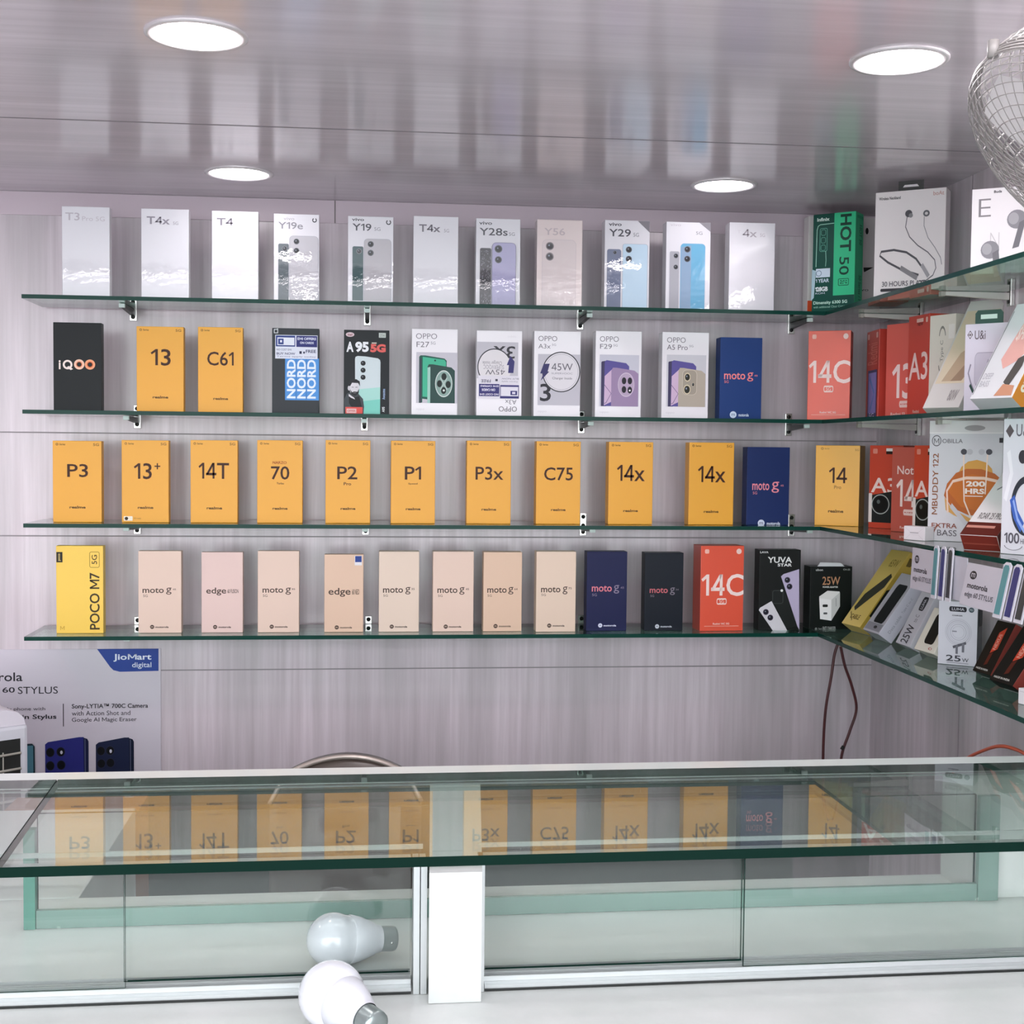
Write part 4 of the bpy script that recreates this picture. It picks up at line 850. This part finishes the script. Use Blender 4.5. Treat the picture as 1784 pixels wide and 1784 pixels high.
def bigphone(part, x0, x1, yt, c, edge, lens):
    p = pos.part(part); p.poly([(x0, yt + 45), (x0 + 18, yt + 30), (x1 - 60, yt), (x1 - 30, yt), (x1 - 22, 1300), (x0, 1300)], c).poly([(x1 - 32, yt + 4), (x1 - 8, yt + 12), (x1, yt + 28), (x1, 1300), (x1 - 24, 1300)], edge).line([(x1 - 22, yt + 14), (x1 - 20, 1300)], 3, '#6a7390')
    for (x, y) in lens: p.circ(x, y, 27, '#0e0f14', 31).ring(x, y, 27, 3, '#2a2e44', ry=31)
    p.circ(lens[1][0] + 4, lens[1][1] + 4, 8, '#c9cad6', 12); p.done()
bigphone('blue_phone_picture', 270, 542, 678, '#2b2e78', '#1b2040', ((302, 775), (368, 772), (302, 862), (370, 858)))
bigphone('navy_phone_picture', 588, 828, 684, '#1c2440', '#131a30', ((620, 770), (678, 768), (622, 852), (680, 848)))
pos.part('teal_phone_picture').poly([(60, 720), (190, 716), (206, 735), (210, 1300), (60, 1300)], '#20333c').poly([(60, 735), (196, 728), (198, 1300), (60, 1300)], '#4f7f8e').done()

# ================================================================== behind the counter
c0 = atY(49, 1262, 2.3)                      # its front right corner; turned, so that the right end goes back
t = empty('air_cooler', (c0.x, 2.3, 0), .62); tag(t, 'white tower air cooler with a dark grille at the left edge', 'air cooler')
ZT = c0.z; CWD = .26; WC = mat('#c6c7cf', .4)
MB().box((-CWD, 0, 0), (0, .2, ZT), WC, .006).build('housing', t)
m = MB(); m.prism([(-CWD, ZT), (-.003, ZT), (-.006, ZT + .012), (-.016, ZT + .022), (-.035, ZT + .028), (-CWD + .03, ZT + .028), (-CWD + .01, ZT + .010)], .004, .19, mat('#d2ced7', .4)); m.build('top_lid', t)
MB().lathe([(.0001, .012), (.018, .012), (.024, .004), (.026, 0)], mat('#4f6f76', .3), Matrix.Translation((-.065, .05, ZT + .0282)), 24).build('control_knob', t)
gx0, gx1, gz1 = -CWD + .03, -.014, ZT - .022; gz0 = gz1 - .22
MB().box((gx0, -.0012, gz0), (gx1, -.0002, gz1), mat('#141817', .5)).build('grille_opening', t)
m = MB()
for k in range(8):
    z = gz1 - .026 - k * .0265; m.tube([(gx0, -.004, z - .004), (gx1, -.004, z + .002)], .0022, mat('#b9b7ae', .5), 6)
for x in (gx1 - .030, gx1 - .09, gx1 - .15): m.tube([(x, -.003, gz0 + .01), (x, -.003, gz1 - .02)], .0012, mat('#9a988f', .5), 6)
m.build('grille', t)

# office chair: only the top of its back rises over the counter
cx = ptx(604, 2.05, EYE - .48)
t = empty('office_chair', (cx.x, 2.05, 0)); tag(t, 'brown grey chair with a curved back behind the counter', 'chair')
CH = mat('#4d433d', .3)
zt = atY(604, 1322, 2.05).z
m = MB(); vs = []; fs = []; NX, NZ = 20, 10
for j in range(NZ + 1):
    for i in range(NX + 1):
        u = i / NX * 2 - 1; v = j / NZ; hw = .115; top = zt - .028 * u * u - (.03 * max(0, abs(u) - .8) / .2)
        z = top * v + (zt - .42) * (1 - v); vs.append((u * hw * (1.0 if v > .3 else .9 + .3 * v), .06 * u * u * -1 + .02 * (v - .5), z))
n0 = len(vs); vs += [(x, y + .035, z) for x, y, z in vs]
idx = lambda i, j, o=0: o + j * (NX + 1) + i
for j in range(NZ):
    for i in range(NX):
        fs.append((idx(i, j), idx(i + 1, j), idx(i + 1, j + 1), idx(i, j + 1))); fs.append((idx(i, j, n0), idx(i, j + 1, n0), idx(i + 1, j + 1, n0), idx(i + 1, j, n0)))
for i in range(NX): fs.append((idx(i, NZ), idx(i + 1, NZ), idx(i + 1, NZ, n0), idx(i, NZ, n0))); fs.append((idx(i, 0, n0), idx(i + 1, 0, n0), idx(i + 1, 0), idx(i, 0)))
for j in range(NZ): fs.append((idx(0, j, n0), idx(0, j), idx(0, j + 1), idx(0, j + 1, n0))); fs.append((idx(NX, j), idx(NX, j, n0), idx(NX, j + 1, n0), idx(NX, j + 1)))
m.add(vs, fs, CH, True); m.build('backrest', t)
m = MB(); m.tube([(x / 20 * .115, -.058 * (x / 20) ** 2 + .010 , zt - .028 * (x / 20) ** 2 + .001 - (.03 * max(0, abs(x / 20) - .8) / .2)) for x in range(-20, 21)], .004, mat('#b5aaa2', .25, .5), 8); m.build('back_rim', t)
MB().box((-.22, -.42, .40), (.22, .02, .47), mat('#2e2d2c', .6), .02).build('seat', t)
MB().box((-.03, .045, .40), (.03, .065, zt - .2), M_BLACK, .004).build('back_support', t)
MB().tube([(0, -.2, .06), (0, -.2, .40)], .025, mat('#8a8c8c', .3, .6), 12).build('column', t)
m = MB()
for k in range(5):
    a = 2 * math.pi * k / 5 + .3; m.tube([(0, -.2, .075), (.24 * math.cos(a), -.2 + .24 * math.sin(a), .055)], [.022, .014], M_BLACK, 8)
m.build('star_base', t)
for k in range(5):
    a = 2 * math.pi * k / 5 + .3; MB().tube([(.24 * math.cos(a) - .012 * math.sin(a), -.2 + .24 * math.sin(a) + .012 * math.cos(a), .026), (.24 * math.cos(a) + .012 * math.sin(a), -.2 + .24 * math.sin(a) - .012 * math.cos(a), .026)], .026, M_BLACK, 12).build('caster', t)

# tall brown carton on the floor, seen through the counter
x1 = ptx(220, 2.0, EYE - .65).x
o = MB().box((x1 - .21, 2.0, .0005), (x1, 2.2, EYE - .575), mat('#8a5a40', .7), .002).build('cardboard_carton'); tag(o, 'tall brown carton behind the counter, seen through its glass', 'carton')
MB().box((x1 - .125, 1.9992, .02), (x1 - .085, 1.9997, EYE - .58), mat('#b58a66', .3)).build('packing_tape', o)

# cables
def cable(name, label, pts, r, m, sub=8):
    P = [Vector(p) for p in pts]; out = []
    for i in range(len(P) - 1):
        a = P[max(i - 1, 0)]; b = P[i]; c = P[i + 1]; d = P[min(i + 2, len(P) - 1)]
        for k in range(sub):
            t = k / sub; out.append(.5 * ((2 * b) + (c - a) * t + (2 * a - 5 * b + 4 * c - d) * t * t + (3 * b - a - 3 * c + d) * t ** 3))
    out.append(P[-1]); o = MB().tube(out, r, m, 8).build(name); return tag(o, label, 'cable')
Q = lambda x, y, Y=2.6: atY(x, y, Y)
o = cable('power_cable', 'dark red cable loop hanging below the corner of the bottom shelf', [Q(1462, 1116, 2.60), Q(1454, 1140), Q(1448, 1180), Q(1438, 1240), Q(1434, 1320), Q(1436, 1400), Q(1450, 1430), Q(1462, 1380), Q(1466, 1318), Q(1480, 1275), Q(1492, 1235), Q(1484, 1195), Q(1472, 1160), Q(1465, 1128), Q(1463, 1116, 2.6)], .0030, mat('#4c1c20', .4))
MB().tube([Q(1466, 1306, 2.597), Q(1470, 1300, 2.597)], .004, M_BLACK, 8).build('cable_tie', o)
MB().tube([Q(1463, 1112, 2.6), Q(1464, 1126, 2.6)], .0035, mat('#c9a9a6', .4), 8).build('cable_clip', o)
cable('power_cable', 'orange cable rising behind the counter at lower right', [atX(1660, 1345, .99), atX(1684, 1322, .98), atX(1712, 1308, .97), atX(1740, 1300, .96), atX(1765, 1304, .96), atX(1790, 1316, .96), atX(1830, 1345, .96), atX(1840, 1480, .96)], .0028, mat('#d8664a', .4))

# ================================================================== display counter
CR = .008
t = t_counter = empty('display_counter', (0, 0, 0), CR); tag(t, 'white display counter with sliding glass doors in the foreground', 'counter')
Zf, Zg, Zb = EYE - .541, EYE - .4, 1.603                         # ledge, top of the glass, back edge of the board
XL, XRt = -.334, 1.02
yb = Zb
m = MB(); m.box((-1.5, 1.07, 0), (XRt, yb, Zf), M_WHITE, .002)
m.box((-1.5, yb, 0), (XL, 2.0, Zf), M_WHITE, .002)
m.build('base_cabinet', t)
# white divider from the front post to the back
fx0, fx1 = .067, .1185
m = MB(); v = [(fx0, 1.262, Zf + .0004), (fx1, 1.262, Zf + .0004), (.147, 1.60, Zf + .0004), (.085, 1.60, Zf + .0004)]
v += [(x, y, Zg - .0115) for x, y, z in v]
m.add(v, [(0, 3, 2, 1), (4, 5, 6, 7), (0, 1, 5, 4), (1, 2, 6, 5), (2, 3, 7, 6), (3, 0, 4, 7)], M_WHITE); m.build('divider_post', t)
m = MB()
for (a, b_) in ((fx0 - .014, fx0 - .008), (fx0 - .007, fx0 - .0008), (fx1 + .0008, fx1 + .005)): m.box((a, 1.285, Zf + .0004), (b_, 1.325, Zg - .0115), M_ALU)
m.build('post_channel', t)
dark_strips = ((ptx(237, 1.3, Zf + .05).x, fx0 - .018), (fx1 + .009, ptx(1309, 1.32, Zf + .05).x))
def track(x0, x1):
    m = MB(); m.box((x0, 1.288, Zf + .0003), (x1, 1.336, Zf + .006), M_ALU)
    for y in (1.2975, 1.3085, 1.3135, 1.3245): m.box((x0, y, Zf + .0061), (x1, y + .0015, Zf + .011), M_ALU)
    for (u, v) in dark_strips:
        if x0 - .01 < u < x1: m.box((u, 1.3151, Zf + .0062), (v, 1.3157, Zf + .0125), M_EDGE2)  # dark strip imitates the refracted glass edge and the track gap
    m.box((x0, 1.2865, Zf + .0002), (x1, 1.2878, Zf + .0025), M_BLACK)
    m.build('door_track', t)
track(-1.45, fx0 - .016); track(fx1 + .006, XRt)
def cx_(px, y): return ptx(px, y, Zf + .05).x
def door(x0, x1, y):
    MB().box((x0, y, Zf + .0095), (x1, y + .005, Zg - .0155), M_GLASS, edge=M_EDGE).build('sliding_door', t)
xA = cx_(237, 1.3); xB = cx_(1309, 1.32)
door(-.95, xA, 1.300); door(xA - .004, fx0 - .016, 1.316)
door(fx1 + .007, xB, 1.316); door(xB - .002, XRt, 1.300)
m = MB(); m.box((-1.45, 1.296, Zg - .0155), (fx0 - .016, 1.324, Zg - .0115), M_ALU); m.box((fx1 + .006, 1.296, Zg - .0155), (XRt, 1.324, Zg - .0115), M_ALU); m.build('head_rail', t)
# the opening at the back of the case: green glass border strips, a clear pane, white jambs
GB = mat('#748f87', .25)
lx, rx = cx_(62, 1.5), cx_(1746, 1.52)
m = MB(); m.box((lx + .013, 1.500, Zf + .0004), (rx - .026, 1.506, Zf + .021), GB); m.build('bottom_glass_strip', t)
MB().box((lx, 1.498, Zf + .0004), (lx + .0125, 1.51, Zg - .028), mat('#4f8577', .2)).build('end_glass_strip', t)
MB().box((rx - .0255, 1.498, Zf + .0004), (rx, 1.506, Zg - .0125), GB).build('end_glass_strip', t)
MB().box((lx + .013, 1.507, Zf + .0004), (rx - .026, 1.512, Zg - .0125), M_GLASS, edge=M_EDGE).build('back_pane', t)
m = MB(); m.box((rx - .0255, 1.508, Zf + .0004), (XRt, 1.602, Zg - .0118), M_WHITE); m.build('side_jamb', t)
m = MB(); m.box((-1.5, 1.596, Zg - .0112), (XRt, 1.603, Zg - .0106), M_ALU); m.build('back_rail', t)
m = MB(); m.box((-1.45, 1.352, Zg - .0150), (fx0 - .002, 1.3555, Zg - .0106), mat('#c9d0cd', .2)); m.box((fx1 + .004, 1.352, Zg - .0150), (XRt, 1.3545, Zg - .0106), mat('#c9d0cd', .2)); m.build('glass_bead', t)
for x, y in ((108, 1612), (672, 1590), (1176, 1567), (1694, 1562)):
    p = atZ(x, y, Zf); q = Matrix.Rotation(-CR, 3, 'Z') @ p
    MB().lathe([(.0001, .008), (.0035, .0075), (.0055, .005), (.0062, .002), (.0065, .0002)], M_GLASS, Matrix.Translation((q.x, q.y - .012, Zf + .0002)), 16).build('glass_stop', t)
# glass sheets lying on it
sl = [atZ(100, 1358, Zg), atZ(0, 1497, Zg)]; sl = [Matrix.Rotation(-CR, 3, 'Z') @ p for p in sl]
k = (sl[1].x - sl[0].x) / (sl[1].y - sl[0].y); YF, YBk = 1.277, 1.612
xs = lambda y: sl[0].x + k * (y - sl[0].y)
def slab(name, label, poly, grp='glass sheets on the counter'):
    n = len(poly); m = MB(); v = [(x, y, Zg - .010) for x, y in poly] + [(x, y, Zg) for x, y in poly]
    m.add(v, [tuple(range(n)), tuple(range(2 * n - 1, n - 1, -1))], M_TOPGLASS); m.add(v, [(i, (i + 1) % n, n + (i + 1) % n, n + i) for i in range(n)], M_EDGE2)
    o = m.build(name); o.rotation_euler.z = CR; return tag(o, label, 'glass counter top', grp)
slab('glass_counter_top', 'long green edged glass sheet on top of the display counter', [(xs(YF) + .0006, YF), (XRt, YF), (XRt, YBk), (xs(YBk) + .0006, YBk)])
slab('glass_counter_top', 'glass sheet at the far left end of the display counter', [(-1.4, YF), (xs(YF) - .0006, YF), (xs(YBk) - .0006, YBk), (-1.4, YBk)])
MB().box((-1.4, 1.613, Zg - .012), (XRt, 1.652, Zg - .001), mat('#d3dad7', .25), .001).build('edge_strip', t_counter)
m = MB()
for x in (-1.3, -.75, .98): m.box((x, 1.616, Zf + .0004 if x < XL else .0004), (x + .03, 1.648, Zg - .0122), M_WHITE)
m.build('strip_support', t_counter)

# ================================================================== LED bulbs on the ledge
def bulb(label, c, axis, R=.0295):
    """globe centred at c; axis points from globe to cap"""
    a = Vector(axis).normalized(); M = Matrix.Translation(c) @ a.to_track_quat('Z', 'Y').to_matrix().to_4x4()
    t = empty('light_bulb', c); tag(t, label, 'light bulb', 'loose LED bulbs on the counter')
    inv = Matrix.Translation(-Vector(c)) @ M
    g = [(.0001, -R)] + [(R * math.sin(math.radians(d)), -R * math.cos(math.radians(d))) for d in range(8, 118, 7)]
    MB().lathe(g + [(.0245, .0175)], mat('#d0d2d8', .18, 0, .5, coat=.6), inv, 40).build('globe', t)
    MB().lathe([(.0246, .0172), (.0252, .0185), (.0225, .030), (.017, .044), (.0145, .048), (.014, .052)], mat('#c6c8ce', .35), inv, 32).build('collar', t)
    m = MB(); m.lathe([(.0132, .050), (.0132, .066), (.0125, .069), (.004, .0695), (.0001, .0695)], mat('#8f9a98', .3, .7), inv, 24)
    m.build('cap', t)
    m = MB()
    for s in (-1, 1): m.tube([inv @ Vector((s * .0128, 0, .061)), inv @ Vector((s * .0155, 0, .061))], .0012, M_CHROME, 6)
    m.build('pin', t)
    return t
def lying(px, py, R=.0295):
    y = 1.25
    for _ in range(20):
        v = _ray(px, py); s = ((Zf + R + .0006) - EYE) / v.z; y = v * s
    return Vector((y.x, y.y, Zf + R + .0006))
bulb('white LED bulb at the bottom edge, on the ledge before the doors', lying(578, 1733, .031), (.60, -.78, -.10), .031)
bulb('white LED bulb lying behind the sliding glass door', lying(580, 1637, .0275), (.80, .30, -.12), .0275)

# ================================================================== caged fan at upper right
fc = Vector((.777, 1.363, EYE + .323)); fn = Vector((-.66, 0, -.75)).normalized(); R = .160
fq = Matrix.Translation(fc) @ fn.to_track_quat('Z', 'Y').to_matrix().to_4x4()
t = empty('wall_fan', (RX, 1.363, EYE + .40)); tag(t, 'round caged metal fan hanging at the upper right corner', 'fan')
inv = Matrix.Translation(-Vector(t.location)) @ fq
WIRE = mat('#cfccca', .4, 0); WIRE2 = mat('#8f8c8a', .4, 0)
def circle(r, z, n=72): return [inv @ Vector((r * math.cos(2 * math.pi * i / n), r * math.sin(2 * math.pi * i / n), z)) for i in range(n)]
m = MB()
for z in (-.008, -.003, .002, .007): m.tube(circle(R, z), .0016, WIRE2, 6, closed=True)
m.build('guard_ring', t)
def dome(name, depth, nr, rings, mt, rw):
    m = MB(); prof = lambda s: (R * math.sin(s), (depth) * math.cos(s))
    for k in range(nr):
        a = 2 * math.pi * k / nr; pts = []
        for i in range(9):
            r, z = prof(math.radians(12 + 78 * i / 8)); pts.append(inv @ Vector((r * math.cos(a), r * math.sin(a), z + (.006 if depth > 0 else -.006))))
        m.tube(pts, rw, mt, 4, cap=False)
    for i in range(rings):
        r, z = prof(math.radians(12 + 74 * i / (rings - 1))); m.tube(circle(r, z + (.006 if depth > 0 else -.006), 60), rw, mt, 4, closed=True)
    return m.build(name, t)
dome('front_guard', .05, 54, 12, WIRE2, .0007)
dome('rear_guard', -.12, 60, 15, WIRE, .0010)
m = MB(); m.lathe([(.0001, .02), (.018, .018), (.024, .005), (.024, -.02), (.0001, -.02)], mat('#c9c7c8', .4), inv, 24); m.build('hub', t)
for k in range(3):
    m = MB(); vs = []; fs = []
    for i in range(7):
        r = .022 + .118 * i / 6; w = .25 + .45 * math.sin(math.pi * (i / 6) ** .8)
        for j in range(5):
            a = 2 * math.pi * k / 3 + w * (j / 4 - .5) * 1.4; vs.append(inv @ Vector((r * math.cos(a), r * math.sin(a), .014 * (j / 4 - .5) * 1.6)))
    for i in range(6):
        for j in range(4): fs.append((i * 5 + j, i * 5 + j + 1, i * 5 + j + 6, i * 5 + j + 5))
    m.add(vs, fs, mat('#dcd9da', .35), True); m.build('blade', t)
m = MB(); m.lathe([(.0001, -.13), (.03, -.128), (.042, -.11), (.042, -.05), (.03, -.03), (.0001, -.03)], mat('#a9a6a5', .4), inv, 24); m.build('motor_housing', t)
pm = inv @ Vector((0, 0, -.12)); m = MB(); m.tube([pm, pm + Vector((.03, 0, .02)), (-.03, 0, .03), (-.002, 0, .03)], .009, M_CHROME, 10); m.box((-.012, -.03, -.02), (-.001, .03, .08), M_CHROME, .002); m.build('wall_mount', t)
a = math.radians(0)
best = min((inv @ Vector((R * math.cos(2 * math.pi * i / 72), R * math.sin(2 * math.pi * i / 72), 0)) for i in range(72)), key=lambda v: v.x)
m = MB(); m.tube([best + Vector((-.004, -.004, -.008)), best + Vector((-.004, -.004, .010))], .006, WIRE2, 12); m.build('guard_clip', t)
